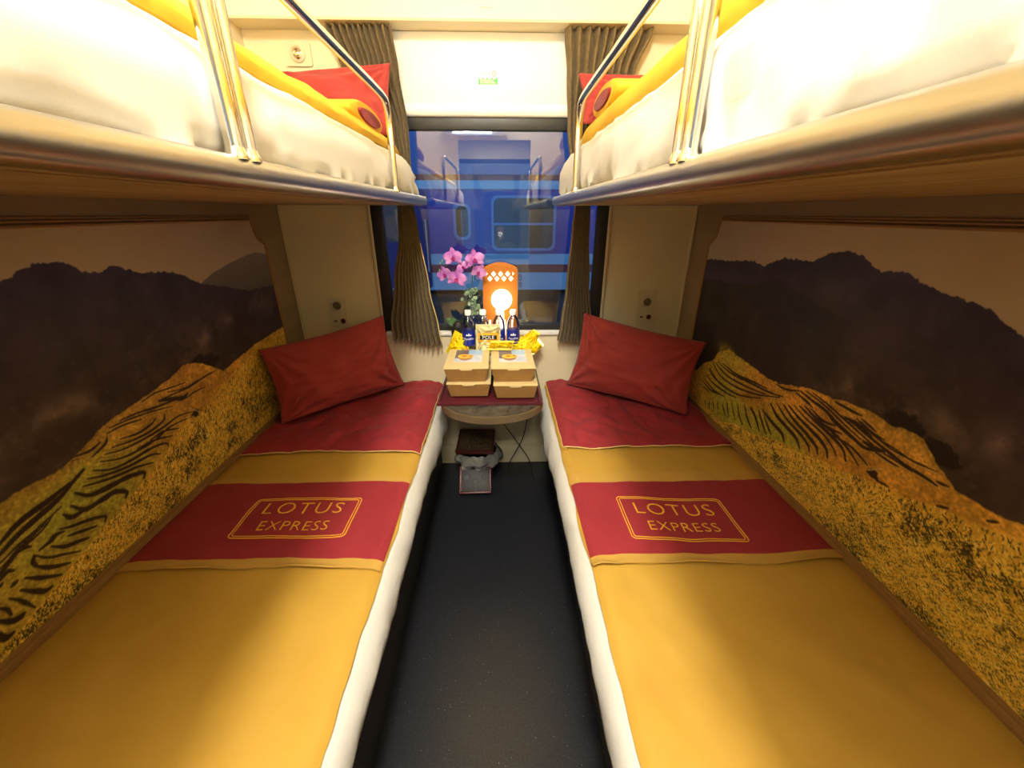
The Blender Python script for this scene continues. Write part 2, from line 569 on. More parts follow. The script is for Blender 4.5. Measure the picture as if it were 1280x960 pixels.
def ring_xz(name, x0, x1, z0, z1, t, y0, y1, mt, r=.02):
    bm = bmesh.new()
    o = rrect(x0, x1, z0, z1, r)
    i = rrect(x0 + t, x1 - t, z0 + t, z1 - t, max(r - t * .5, .005))
    n = len(o)
    vo = [[bm.verts.new((x, y, z)) for x, z in o] for y in (y0, y1)]
    vi = [[bm.verts.new((x, y, z)) for x, z in i] for y in (y0, y1)]
    for k in range(n):
        k2 = (k + 1) % n
        bm.faces.new((vo[0][k], vo[0][k2], vi[0][k2], vi[0][k]))
        bm.faces.new((vo[1][k], vi[1][k], vi[1][k2], vo[1][k2]))
        bm.faces.new((vo[0][k], vo[1][k], vo[1][k2], vo[0][k2]))
        bm.faces.new((vi[0][k], vi[0][k2], vi[1][k2], vi[1][k]))
    return finish(name, bm, mt, auto=40)
put(ring_xz('window_frame', -.56, .56, .84, 1.96, .04, -1.27, -1.24, M['darkframe']), cw)

# the bulkhead over the window (its lower edge shades the wall beneath)
bulk = struct(thing('trim_2', None, None, (0, 1.98, 2.045)))
def soffit():
    bm = bmesh.new()
    vs = [(1.925, CEIL), (1.925, 2.052), (1.930, 2.045), (L, 2.045), (L, CEIL)]
    a = [bm.verts.new((-WX, y, z)) for y, z in vs]
    b = [bm.verts.new((WX, y, z)) for y, z in vs]
    for k in range(5):
        bm.faces.new((a[k], a[(k + 1) % 5], b[(k + 1) % 5], b[k]))
    bm.faces.new(a); bm.faces.new(b[::-1])
    return finish('bulkhead', bm, M['ceiling'])
put(soffit(), bulk)

# baseboard
bm = bmesh.new()
bx(bm, (-WX, L - .008, 0), (WX, L, .118), .002)
bx(bm, (-WX, L - .012, .118), (WX, L, .128), .002)
struct(finish('baseboard_far', bm, M['cream'], auto=40))
# pale strips in the corners between side walls and window wall
for s in (-1, 1):
    bm = bmesh.new()
    tube_bm(bm, [(s * (WX - .004), L - .004, .5), (s * (WX - .004), L - .004, 1.41)], .0065, 8)
    struct(finish('trim_3', bm, M['strip'], auto=50))

# ------------------------------------------------------------------ window
win = struct(thing('window_1', None, None, (0, L, WZ0)))
# dark rubber frame set into the opening
def dark_frame():
    bm = bmesh.new()
    y0, y1 = L + .004, L + .045
    bx(bm, (-WXI, y0, WZ0), (-WXI + .055, y1, WZ1), .004)
    bx(bm, (WXI - .055, y0, WZ0), (WXI, y1, WZ1), .004)
    bx(bm, (-WXI + .05, y0, WZ1 - .06), (WXI - .05, y1, WZ1), .004)
    bx(bm, (-WXI + .05, y0, WZ0), (WXI - .05, y1, WZ0 + .045), .004)
    return finish('window_frame', bm, M['darkframe'], auto=40)
put(dark_frame(), win)
put(box('pane', (-WXI + .05, L + .022, WZ0 + .04), (WXI - .05, L + .028, WZ1 - .055), M['glass']), win)
# pale reveal edge around the opening and the sill strip
bm = bmesh.new()
for s in (-1, 1):
    bx(bm, *[tuple(sorted_) for sorted_ in zip(*[sorted(p) for p in ((s * (WXI - .004), s * (WXI + .012)), (L - .010, L + .004), (WZ0, WZ1))])], .005, 3)
o = finish('window_edge', bm, M['strip'], auto=40); put(o, win)
o = box('window_sill', (-.55, L - .014, .790), (.55, L + .012, .815), M['white'], .005); put(o, win)
put(box('upper_panel', (-.50, L - .006, 1.785), (.48, L - .0005, 2.044), M['litpanel'], .002), win)
# rounded lower edge of the panel above the glass
o = sweep('panel_edge', [(0, 0)] * 3, [0, 1], M['cream']) if False else None
bm = bmesh.new()
prof = [(L + .004, 1.80), (L - .012, 1.80), (L - .015, 1.785), (L - .013, 1.765), (L - .004, 1.757), (L + .012, 1.757)]
a = [bm.verts.new((-WXI, y, z)) for y, z in prof]; b = [bm.verts.new((WXI, y, z)) for y, z in prof]
for k in range(len(prof)): bm.faces.new((a[k], a[(k + 1) % 6], b[(k + 1) % 6], b[k]))
bm.faces.new(a); bm.faces.new(b[::-1])
put(finish('panel_edge', bm, M['litpanel'], auto=50), win)

# ------------------------------------------------------------------ notices
st = thing('notice_sticker', 'small white notice with a green printed band on the panel above the window', 'sticker', (0, L - .003, 1.86))
put(box('backing', (-.045, L - .0075, 1.868), (.045, L - .0058, 1.925), M['white']), st)
put(box('green_band', (-.040, L - .009, 1.871), (.040, L - .0075, 1.893), M['green']), st)
bm = bmesh.new()
for k in range(3): bx(bm, (-.033, L - .010, 1.8745 + k * .005), (.033 - k * .006, L - .009, 1.8760 + k * .005))
for k in range(4): bx(bm, (-.036 + k * .019, L - .010, 1.8885), (-.026 + k * .019, L - .009, 1.8935))
put(finish('fine_print', bm, M['white']), st)
bm = bmesh.new()
tube_bm(bm, [(.026 + .009 * math.cos(a), L - .0085, 1.908 + .009 * math.sin(a)) for a in [k * math.pi / 8 for k in range(16)]], .0012, 6, closed=True)
bx(bm, (.0225, L - .0095, 1.902), (.0245, L - .0075, 1.914)); bx(bm, (.0275, L - .0095, 1.904), (.0300, L - .0075, 1.911))
put(finish('icon', bm, M['reddot']), st)
bm = bmesh.new()
for k in range(5): bx(bm, (-.034 + k * .009, L - .009, 1.905 + .002 * (k % 2)), (-.029 + k * .009, L - .0075, 1.911))
put(finish('small_print', bm, M['grey']), st)

lg = thing('outlined_sign', 'faint outlined square sign at the top middle of the bulkhead above the window', 'sign', (0.0, 1.92, 2.10))
YS = 1.925
bm = bmesh.new()
for p in ([(-.042, 2.105), (-.042, 2.175)], [(.042, 2.105), (.042, 2.175)], [(-.040, 2.170), (-.004, 2.105)], [(-.030, 2.105), (.004, 2.12)], [(.012, 2.125), (.020, 2.112), (.038, 2.16)], [(-.025, 2.086), (.025, 2.083)], [(-.042, 2.175), (.042, 2.175)]):
    tube_bm(bm, [(x, YS - .0008, z) for x, z in p], .0011, 6)
put(finish('outline', bm, M['grey']), lg)

# ------------------------------------------------------------------ wall sockets
def socket(label, cx, z0, z1, w, zc, btn=True, dx=0):
    t = thing('wall_socket', label, 'socket', (cx, L, z0))
    put(prism_xz('plate', rrect(cx - w / 2, cx + w / 2, z0, z1, .008), L - .009, L, M['plate']), t)
    o = lathe('socket_dial', [(.030, 0), (.030, -.005), (.0245, -.008), (.0225, -.005), (.021, -.003), (0, -.003)], (cx + dx, L - .009, zc), M['plate'], 28, 'Y'); put(o, t)
    o2 = lathe('grille', [(.019, 0), (.019, -.004), (.014, -.0065), (.010, -.004), (.006, -.007), (0, -.007)], (cx + dx, L - .011, zc), M['tablerim'] if btn else M['chrome'], 24, 'Y'); put(o2, o)
    if btn:
        bm = bmesh.new(); bx(bm, (cx - .028, L - .0105, z0 + .030), (cx - .012, L - .009, z0 + .037))
        put(finish('slot', bm, M['dark']), t)
        put(lathe('button_ring', [(.0135, 0), (.0135, -.003), (.0105, -.003), (.0105, 0)], (cx + .018, L - .009, z0 + .034), M['chrome'], 20, 'Y'), t)
        put(lathe('red_button', [(.0105, 0), (.0100, -.004), (.006, -.006), (0, -.006)], (cx + .018, L - .009, z0 + .034), M['redbtn'], 20, 'Y'), t)
    return t
socket('cream socket plate with round dial and dark red button, above the left lower pillow', -.778, .838, .992, .082, .950)
socket('cream socket plate with round dial and dark red button, above the right lower pillow', .792, .850, 1.020, .104, .962)
socket('cream plate with a chrome reading-light ring above the left upper bunk', -.762, 1.925, 2.008, .104, 1.966, False)

# ------------------------------------------------------------------ ceiling lamp over the camera
cl = thing('ceiling_light', 'rectangular glowing ceiling light above the aisle', 'ceiling light', (0, -.02, 2.73))
put(ring_xz('tmp', -.14, .14, 0, .46, .02, 0, .02, M['white']), cl)
o = [c for c in cl.children][0]; o.name = 'lamp_frame'
for v in o.data.vertices:
    x, y, z = v.co; v.co = (x, z - .25, CEIL - y)
o = box('diffuser', (-.12, -.23, CEIL - .018), (.12, .19, CEIL - .008), M['lampdisc']); put(o, cl)

dl = thing('door_lamp', 'bluish-white lit lamp over the doorway, seen mirrored in the window', 'lamp', (-.19, Y0, 2.03))
put(box('housing', (-.44, Y0, 2.03), (.10, Y0 + .035, 2.12), M['white'], .006), dl)
put(box('lit_tube', (-.38, Y0 + .034, 2.045), (-.02, Y0 + .05, 2.105), mat('cool_lamp_tube', (250, 252, 255), .4, emit=(225, 240, 255), emit_s=12), .004), dl)

# ------------------------------------------------------------------ curtains
def curtain(name, label, prof, nfold, amp, seed, yb=1.985):
    """prof: list of (z, xl, xr, amp scale, y) from top to bottom"""
    rnd = random.Random(seed)
    ph = [rnd.uniform(0, 6.28) for _ in range(4)]
    def f(u, v):
        t = v * (len(prof) - 1); i = min(int(t), len(prof) - 2); q = t - i
        q2 = q * q * (3 - 2 * q)
        a, b = prof[i], prof[i + 1]
        z = a[0] + (b[0] - a[0]) * q; xl = a[1] + (b[1] - a[1]) * q2; xr = a[2] + (b[2] - a[2]) * q2
        am = a[3] + (b[3] - a[3]) * q2; y = a[4] + (b[4] - a[4]) * q2
        uu = u + .015 * math.sin(9 * u + ph[0]) + .01 * math.sin(5 * v + ph[1])
        w = math.sin(uu * nfold * 2 * math.pi + .8 * math.sin(3 * v + ph[2]) * (1 - v * .5))
        w = (1 if w > 0 else -1) * abs(w) ** .7
        x = xl + (xr - xl) * u + .0016 * math.sin(uu * nfold * 4 * math.pi)
        if v > .999: z += .004 * math.sin(u * nfold * 2 * math.pi)
        z -= (u - .45) * .045 * max(0, v - .6) / .4 * (1 if prof[0][1] < 0 else .15)
        return (x, y + am * amp * w + .003 * nz(u * 6, v * 4, seed), z)
    t = thing('window_curtain', label, 'curtain', ((prof[0][1] + prof[0][2]) / 2, yb, prof[-1][0]))
    o = sheet('curtain_cloth', f, nfold * 16, 60, M['curtain'], .0012); put(o, t)
    return t, f
c1, f1 = curtain('c', 'olive-brown pleated curtain at the left of the window, fanning out at its hem', [
    (2.043, -.625, -.366, 1.0, 1.965), (1.90, -.585, -.352, .9, 1.968), (1.70, -.50, -.335, .7, 1.975), (1.42, -.420, -.345, .45, 1.985), (1.30, -.428, -.332, .5, 1.985),
    (1.05, -.475, -.302, .75, 1.978), (.85, -.510, -.268, 1.15, 1.968), (.775, -.508, -.255, 1.25, 1.964)], 11, .017, 3)
# the pale lining edge along its inner side
put(tube('lining_edge', [Vector(f1(1.0, v / 40)) + Vector((.002, -.004, 0)) for v in range(24, 39)], .0022, M['piping'], 6), c1)
c2, f2 = curtain('c', 'olive-brown pleated curtain at the right of the window, hanging narrow', [
    (2.043, .304, .650, 1.0, 1.965), (1.90, .322, .60, .9, 1.968), (1.73, .335, .50, .7, 1.975), (1.42, .388, .458, .45, 1.985), (1.30, .380, .462, .5, 1.985),
    (1.05, .366, .478, .7, 1.978), (.85, .345, .502, .9, 1.968), (.772, .330, .515, 1.0, 1.962)], 10, .018, 8)

# ------------------------------------------------------------------ murals in their moulded frames
L_RIDGE = [(0.848,1.244),(0.885,1.262),(0.915,1.272),(0.944,1.277),(0.972,1.275),(0.999,1.268),(1.023,1.247),(1.069,1.24),(1.095,1.247),(1.118,1.248),(1.146,1.236),(1.161,1.232),(1.201,1.219),(1.249,1.217),(1.327,1.2),(1.407,1.156),(1.524,1.128),(1.643,1.092),(1.844,1.08)]
L_FAR = [(1.425,1.167),(1.473,1.182),(1.573,1.203),(1.645,1.215),(1.762,1.229),(1.879,1.208)]
L_FIELD = [(0.67,0.839),(0.7,0.842),(0.731,0.843),(0.781,0.835),(0.829,0.846),(0.899,0.874),(0.926,0.882),(0.985,0.89),(1.068,0.899),(1.155,0.912),(1.22,0.932),(1.287,0.916),(1.339,0.882),(1.384,0.849),(1.488,0.864),(1.606,0.881),(1.856,0.893)]
L_RICE = [(0.548,0.56),(0.58,0.57),(0.615,0.58),(0.652,0.59),(0.695,0.608),(0.738,0.621),(0.783,0.631),(0.835,0.649),(0.887,0.661),(0.972,0.686),(1.038,0.702),(1.076,0.734),(1.099,0.725),(1.157,0.764),(1.207,0.766),(1.276,0.772),(1.364,0.805),(1.475,0.836),(1.677,0.858),(1.851,0.882)]
L_TERR = [(2,[(1.041,0.888),(1.09,0.893),(1.145,0.886),(1.206,0.878)]),(2,[(1.091,0.868),(1.144,0.864),(1.217,0.858),(1.293,0.865),(1.349,0.863)]),(3,[(0.964,0.871),(1.017,0.866),(1.073,0.855),(1.136,0.846),(1.188,0.837)]),(2,[(0.93,0.867),(0.987,0.862),(1.055,0.85),(1.13,0.831)]),(2,[(0.92,0.857),(0.97,0.855),(1.022,0.843)]),(2,[(1.133,0.877),(1.199,0.862),(1.26,0.863),(1.331,0.862)]),(7,[(1.094,0.866),(1.139,0.852),(1.178,0.837),(1.2,0.842)]),(2,[(1.185,0.83),(1.226,0.834),(1.278,0.831)]),(3,[(0.944,0.826),(0.994,0.814),(1.04,0.816),(1.063,0.824)]),(3,[(0.917,0.817),(0.975,0.804),(1.032,0.799),(1.084,0.806),(1.094,0.819)]),(3,[(0.893,0.811),(0.944,0.796),(1.013,0.789),(1.076,0.788),(1.139,0.792),(1.192,0.78)]),(3,[(0.876,0.801),(0.923,0.779),(0.974,0.77),(1.035,0.768),(1.097,0.777),(1.167,0.769)]),(3,[(1.022,0.776),(1.071,0.776),(1.124,0.757)]),(3,[(0.977,0.775),(1.035,0.768),(1.093,0.748)]),(4,[(0.854,0.79),(0.892,0.767),(0.941,0.757),(1.012,0.753),(1.063,0.74),(1.069,0.724)]),(4,[(0.833,0.78),(0.877,0.761),(0.936,0.746),(1.004,0.736),(1.034,0.721)]),(4,[(0.817,0.77),(0.861,0.753),(0.906,0.74),(0.956,0.729),(1.002,0.712)]),(7,[(0.797,0.766),(0.821,0.741),(0.864,0.73),(0.924,0.72),(0.966,0.704),(0.961,0.689)]),(8,[(0.777,0.745),(0.799,0.716),(0.837,0.711),(0.878,0.706),(0.902,0.686),(0.894,0.675)]),(6,[(0.756,0.737),(0.768,0.72),(0.799,0.716)]),(6,[(1.178,0.759),(1.204,0.773),(1.231,0.764)]),(3,[(0.915,0.847),(0.904,0.835),(0.863,0.823)]),(3,[(0.825,0.848),(0.865,0.84),(0.896,0.846)]),(4,[(0.737,0.712),(0.76,0.7),(0.797,0.686),(0.83,0.667),(0.824,0.655)]),(4,[(0.743,0.686),(0.77,0.674),(0.803,0.66)]),(5,[(0.708,0.689),(0.73,0.667),(0.756,0.657),(0.777,0.647)]),(3,[(0.675,0.697),(0.693,0.672),(0.719,0.654),(0.749,0.633)]),(5,[(0.666,0.676),(0.688,0.648),(0.721,0.625)]),(4,[(0.675,0.697),(0.667,0.684),(0.672,0.666)]),(5,[(0.644,0.666),(0.666,0.641),(0.697,0.615)]),(6,[(0.628,0.649),(0.645,0.625),(0.659,0.609),(0.672,0.607)]),(4,[(0.607,0.651),(0.62,0.627),(0.631,0.593)]),(4,[(0.586,0.648),(0.595,0.634),(0.596,0.617)]),(8,[(0.576,0.625),(0.59,0.605),(0.604,0.599),(0.613,0.6)]),(6,[(0.567,0.605),(0.569,0.583),(0.584,0.581)]),(5,[(0.687,0.7),(0.711,0.702),(0.725,0.707),(0.74,0.702)]),(8,[(0.628,0.744),(0.666,0.758),(0.713,0.768),(0.764,0.779),(0.834,0.807)]),(10,[(0.637,0.764),(0.684,0.782),(0.739,0.787),(0.797,0.796)]),(2,[(0.621,0.728),(0.661,0.739),(0.703,0.746),(0.76,0.758)]),(2,[(0.617,0.718),(0.661,0.728),(0.708,0.736),(0.738,0.752)]),(3,[(0.612,0.708),(0.649,0.728),(0.686,0.738),(0.721,0.745)]),(3,[(0.611,0.704),(0.651,0.725),(0.703,0.735)]),(4,[(0.644,0.727),(0.668,0.726),(0.678,0.719)]),(4,[(0.607,0.696),(0.626,0.704),(0.635,0.697)]),(4,[(0.619,0.67),(0.632,0.673)]),(3,[(0.602,0.684),(0.612,0.69)])]
R_RIDGE = [(0.653,1.173),(0.683,1.187),(0.724,1.212),(0.758,1.218),(0.78,1.221),(0.813,1.226),(0.849,1.231),(0.877,1.24),(0.908,1.254),(0.975,1.248),(1.011,1.262),(1.042,1.279),(1.088,1.286),(1.122,1.281),(1.157,1.271),(1.21,1.246),(1.28,1.246),(1.33,1.243),(1.393,1.226),(1.429,1.206),(1.499,1.218),(1.66,1.201),(1.862,1.189)]
R_SECOND = [(1.056,1.123),(1.142,1.134),(1.209,1.161),(1.269,1.159),(1.316,1.177),(1.369,1.169),(1.436,1.145),(1.533,1.129),(1.689,1.115),(1.828,1.105)]
R_FIELD = [(0.524,0.868),(0.547,0.862),(0.576,0.859),(0.603,0.858),(0.639,0.857),(0.665,0.874),(0.701,0.897),(0.733,0.924),(0.77,0.923),(0.807,0.915),(0.87,0.922),(0.933,0.914),(0.984,0.902),(1.075,0.894),(1.197,0.855),(1.253,0.851),(1.352,0.858),(1.443,0.863),(1.524,0.869),(1.596,0.833),(1.619,0.786),(1.685,0.752),(1.741,0.691)]
R_RICE = [(0.515,0.843),(0.549,0.833),(0.594,0.816),(0.645,0.806),(0.699,0.784),(0.757,0.771),(0.812,0.754),(0.872,0.734),(0.878,0.732),(0.949,0.719),(1.02,0.694),(1.092,0.684),(1.17,0.665),(1.25,0.628),(1.375,0.606),(1.461,0.567),(1.559,0.563),(1.641,0.571),(1.712,0.537)]
R_TERR = [(4,[(1.615,0.773),(1.534,0.745),(1.409,0.748),(1.29,0.774),(1.178,0.814)]),(4,[(1.581,0.794),(1.472,0.784),(1.341,0.797),(1.229,0.809),(1.165,0.823)]),(4,[(1.543,0.8),(1.44,0.794),(1.324,0.808),(1.249,0.815)]),(4,[(1.646,0.739),(1.564,0.718),(1.445,0.717),(1.338,0.739)]),(4,[(1.648,0.707),(1.583,0.694),(1.474,0.697),(1.405,0.707)]),(4,[(1.664,0.668),(1.597,0.657),(1.528,0.665)]),(4,[(1.633,0.744),(1.535,0.715),(1.399,0.724),(1.268,0.768)]),(4,[(1.653,0.681),(1.558,0.667),(1.479,0.676)]),(3,[(1.656,0.647),(1.592,0.643)]),(4,[(1.598,0.784),(1.502,0.765),(1.374,0.773),(1.25,0.793)]),(3,[(1.618,0.595),(1.601,0.57)]),(3,[(1.586,0.61),(1.569,0.578)]),(3,[(1.554,0.621),(1.533,0.588)]),(3,[(1.522,0.633),(1.502,0.6)]),(4,[(1.485,0.643),(1.444,0.607)]),(5,[(1.454,0.662),(1.421,0.612)]),(3,[(1.421,0.674),(1.375,0.621)]),(4,[(1.385,0.688),(1.358,0.652),(1.325,0.627)]),(4,[(1.34,0.703),(1.308,0.665),(1.272,0.643)]),(6,[(1.306,0.713),(1.267,0.693),(1.227,0.655)]),(5,[(1.26,0.724),(1.228,0.694),(1.192,0.665)]),(4,[(1.229,0.72),(1.189,0.69),(1.17,0.678)]),(8,[(1.24,0.734),(1.183,0.719),(1.126,0.707),(1.106,0.688)]),(8,[(1.21,0.774),(1.17,0.751),(1.114,0.738),(1.063,0.726),(1.039,0.705)]),(5,[(1.181,0.788),(1.124,0.763),(1.056,0.748),(1.014,0.733),(1.0,0.716)]),(6,[(1.156,0.8),(1.099,0.777),(1.033,0.761),(0.985,0.745),(0.972,0.728)]),(6,[(1.131,0.807),(1.066,0.789),(0.998,0.776),(0.953,0.76),(0.937,0.737)]),(3,[(1.112,0.819),(1.05,0.803),(0.979,0.793),(0.936,0.776),(0.913,0.759)]),(5,[(1.089,0.827),(1.028,0.815),(0.959,0.804),(0.906,0.79),(0.882,0.764)]),(4,[(1.068,0.836),(1.004,0.822),(0.938,0.812),(0.887,0.797),(0.846,0.775)]),(4,[(1.046,0.827),(0.983,0.817),(0.921,0.825)]),(4,[(1.042,0.84),(0.994,0.828),(0.948,0.835)]),(3,[(0.948,0.806),(0.892,0.809),(0.851,0.8),(0.825,0.79)]),(6,[(1.101,0.872),(1.048,0.864),(0.994,0.859),(0.952,0.845),(0.892,0.834),(0.847,0.827),(0.807,0.843)]),(3,[(1.083,0.881),(1.026,0.875),(0.972,0.865),(0.921,0.852),(0.863,0.841)]),(3,[(1.057,0.887),(0.996,0.879),(0.939,0.868),(0.88,0.856),(0.831,0.846)]),(4,[(0.974,0.897),(0.939,0.897),(0.893,0.899)]),(8,[(0.929,0.872),(0.886,0.871),(0.843,0.863)]),(3,[(0.897,0.885),(0.848,0.874),(0.81,0.873)]),(3,[(0.884,0.892),(0.836,0.881)]),(4,[(1.117,0.859),(1.071,0.853),(1.041,0.846)]),(4,[(1.209,0.848),(1.161,0.851),(1.107,0.87)]),(2,[(0.881,0.885),(0.825,0.869),(0.775,0.867),(0.732,0.864),(0.683,0.872)]),(2,[(0.9,0.879),(0.845,0.871),(0.795,0.863),(0.744,0.864),(0.704,0.87)]),(4,[(0.883,0.864),(0.835,0.858),(0.791,0.852),(0.745,0.846),(0.694,0.846),(0.671,0.844)]),(3,[(0.82,0.833),(0.778,0.832),(0.756,0.833)]),(3,[(0.8,0.842),(0.756,0.843),(0.726,0.841)]),(10,[(0.857,0.84),(0.823,0.841),(0.798,0.848)]),(4,[(0.964,0.897),(0.924,0.897),(0.887,0.899)]),(3,[(0.675,0.852),(0.652,0.856)]),(3,[(0.655,0.804),(0.635,0.814)]),(3,[(0.593,0.813),(0.573,0.817)]),(10,[(0.818,0.775),(0.801,0.777),(0.784,0.77)]),(4,[(0.78,0.771),(0.757,0.773)]),(3,[(0.573,0.837),(0.558,0.847)])]


def catmull2(pts, n=6):
    return [(p.x, p.y) for p in smoothpath([(a, b, 0) for a, b in pts], n)]

def paint(side):
    CE = .0022
    ys = np.arange(-.10, 1.842, CE); zs = np.arange(.535, 1.357, CE)
    Y, Z = np.meshgrid(ys, zs, indexing='ij')
    ny, nzz = Y.shape
    rng = np.random.default_rng(4 if side < 0 else 9)
    def vnoise(scale, octs=4, seed=0, ay=1.0, az=1.0):
        r = np.random.default_rng(seed + (0 if side < 0 else 100))
        out = np.zeros_like(Y); amp = 1; tot = 0; s = scale
        for _ in range(octs):
            gy = int((ys[-1] - ys[0]) * s * ay) + 3; gz = int((zs[-1] - zs[0]) * s * az) + 3
            g = r.random((gy, gz))
            fy = (Y - ys[0]) * s * ay; fz = (Z - zs[0]) * s * az
            iy = fy.astype(int); iz = fz.astype(int); ty = fy - iy; tz = fz - iz
            ty = ty * ty * (3 - 2 * ty); tz = tz * tz * (3 - 2 * tz)
            v = (g[iy, iz] * (1 - ty) * (1 - tz) + g[iy + 1, iz] * ty * (1 - tz) + g[iy, iz + 1] * (1 - ty) * tz + g[iy + 1, iz + 1] * ty * tz)
            out += amp * v; tot += amp; amp *= .55; s *= 2.1
        return out / tot
    img = np.zeros((ny, nzz, 3))
    C = lambda *c: np.array(c, float)
    def mixin(mask, col):
        nonlocal img
        img = img * (1 - mask[..., None]) + col * mask[..., None]
    def interp(pts, ext):
        p = sorted(list(pts) + list(ext)); return np.interp(ys, [a for a, _ in p], [b for _, b in p])[:, None]
    def below(line, wig=0.0, soft=1.0):
        return np.clip((line + wig - Z) / (CE * soft) + .5, 0, 1)
    n1 = vnoise(14, 5, 1); n2 = vnoise(60, 3, 2); n3 = vnoise(5, 3, 3); n4 = vnoise(160, 2, 5)
    # sky
    sky = C(200, 176, 140) + (n3[..., None] - .5) * 14
    tone = np.clip((Y - 1.15) / .6, 0, 1)[..., None]
    sky = sky * (1 - tone * .5) + C(170, 156, 146) * tone * .5
    img[:] = sky
    trees = (vnoise(90, 2, 11)- .45) * .009
    if side < 0:
        ridge = interp(L_RIDGE, [(-.2, 1.12), (.2, 1.17), (.5, 1.2), (.75, 1.235)])
        far = interp(L_FAR, [(1.35, 1.13), (-.2, .9), (1.95, 1.19)])
        m = below(far, (n1 - .5) * .01)
        mixin(m * .85, C(128, 122, 126) * (.8 + .3 * np.clip((Z - 1.08) / .13, 0, 1))[..., None] * .82)
        field = interp(L_FIELD, [(-.2, .60), (.2, .70), (.45, .79), (1.95, .90)])
        rice = interp([p for p in L_RICE if p[0] > .56], [(-.2, .50), (.2, .515), (.45, .545), (1.95, .89)])
    else:
        ridge = interp(R_RIDGE, [(-.2, .90), (.2, 1.02), (.45, 1.10), (1.95, 1.19)])
        field = interp(R_FIELD, [(-.2, .72), (.2, .80), (.4, .845), (1.80, .69)])
        rice = interp(R_RICE, [(-.2, .70), (.2, .78), (.4, .835), (1.9, .53)])
    # mountain masses
    m = below(ridge, trees + (n2 - .5) * .006)
    dep = np.clip((ridge - Z) / .30, 0, 1)[..., None]
    mount = C(54, 44, 60) * (1 - dep) + C(58, 47, 40) * dep
    mount = mount * (.80 + .72 * n1[..., None])
    mount += (np.clip(n2 - .62, 0, 1) * 70)[..., None] * C(1, .9, .7) * dep
    valley = np.exp(-((Z - (.98 + .05 * np.sin(Y * 5) + (n3 - .5) * .16)) / .03) ** 2) * np.clip(n1 * 2.4 - .9, 0, 1)
    mount += valley[..., None] * C(50, 44, 32)
    if side > 0:
        hz = np.exp(-((Y - 1.75) / .35) ** 2 - ((Z - 1.13) / .05) ** 2)[..., None]
        mount = mount * (1 - hz * .5) + C(86, 84, 118) * hz * .5
    mixin(m, np.clip(mount, 0, 255))
    if side > 0:
        sec = interp(R_SECOND, [(-.2, .8), (.9, 1.08), (1.95, 1.10)])
        mixin(below(sec, trees + (n2 - .5) * .012) * np.clip((Y - .98) / .12, 0, 1) * .75, C(48, 44, 42) * (.75 + .5 * n1[..., None]))
        bl = np.exp(-((Y - 1.54) / .07) ** 2 - ((Z - .855) / .035) ** 2)
        mixin(np.clip(bl * 1.6 - .3, 0, 1) , C(130, 116, 44) * (.7 + .6 * n2[..., None]))
    # trees standing at the field rim
    for cy, cz, ry, rz in (((1.31, .905, .07, .035), (1.24, .885, .03, .03)) if side < 0 else ((.78, .925, .05, .035), (.70, .905, .05, .03))):
        bl = 1 - ((Y - cy) / ry) ** 2 - ((Z - cz) / rz) ** 2 + (n2 - .5) * 1.6
        mixin(np.clip(bl * 4, 0, 1), C(34, 28, 24) * (.8 + .5 * n4[..., None]))
    # field slope
    m = below(field, (n2 - .5) * .008, 1.5)
    fcol = C(222, 168, 66) * (.70 + .52 * n1[..., None])
    fcol += (n3[..., None] - .5) * C(30, 40, 20)
    if side < 0:
        g = np.exp(-((Y - .84) / .17) ** 2 - ((Z - .73) / .10) ** 2) * 1.2 + .5 * np.exp(-((Y - .62) / .15) ** 2)
        rim = np.clip(1 - (field - Z) / .045, 0, 1) * np.clip((1.15 - Y) / .25, 0, 1)
    else:
        g = 1.1 * np.exp(-((Y - 1.12) / .12) ** 2 - ((Z - .70) / .07) ** 2) + 1.1 * np.exp(-((Y - 1.34) / .16) ** 2 - ((Z - .64) / .07) ** 2) + .7 * np.exp(-((Y - 1.5) / .15) ** 2)
        rim = np.clip(1 - (field - Z) / .035, 0, 1) * np.exp(-((Y - .76) / .10) ** 2)
    g = np.clip(g * (.6 + .8 * n1), 0, 1)[..., None]
    fcol = fcol * (1 - g * .75) + C(156, 168, 62) * g * .75
    rim = rim[..., None]
    fcol = fcol * (1 - rim * .6) + C(118, 96, 40) * rim * .6 * (.6 + .8 * n2[..., None]) * 1.2
    fcol *= (.74 + .52 * n4[..., None])
    mixin(m, fcol)
    # terrace edges
    cover = np.zeros_like(Y); light = np.zeros_like(Y); thin = np.zeros_like(Y)
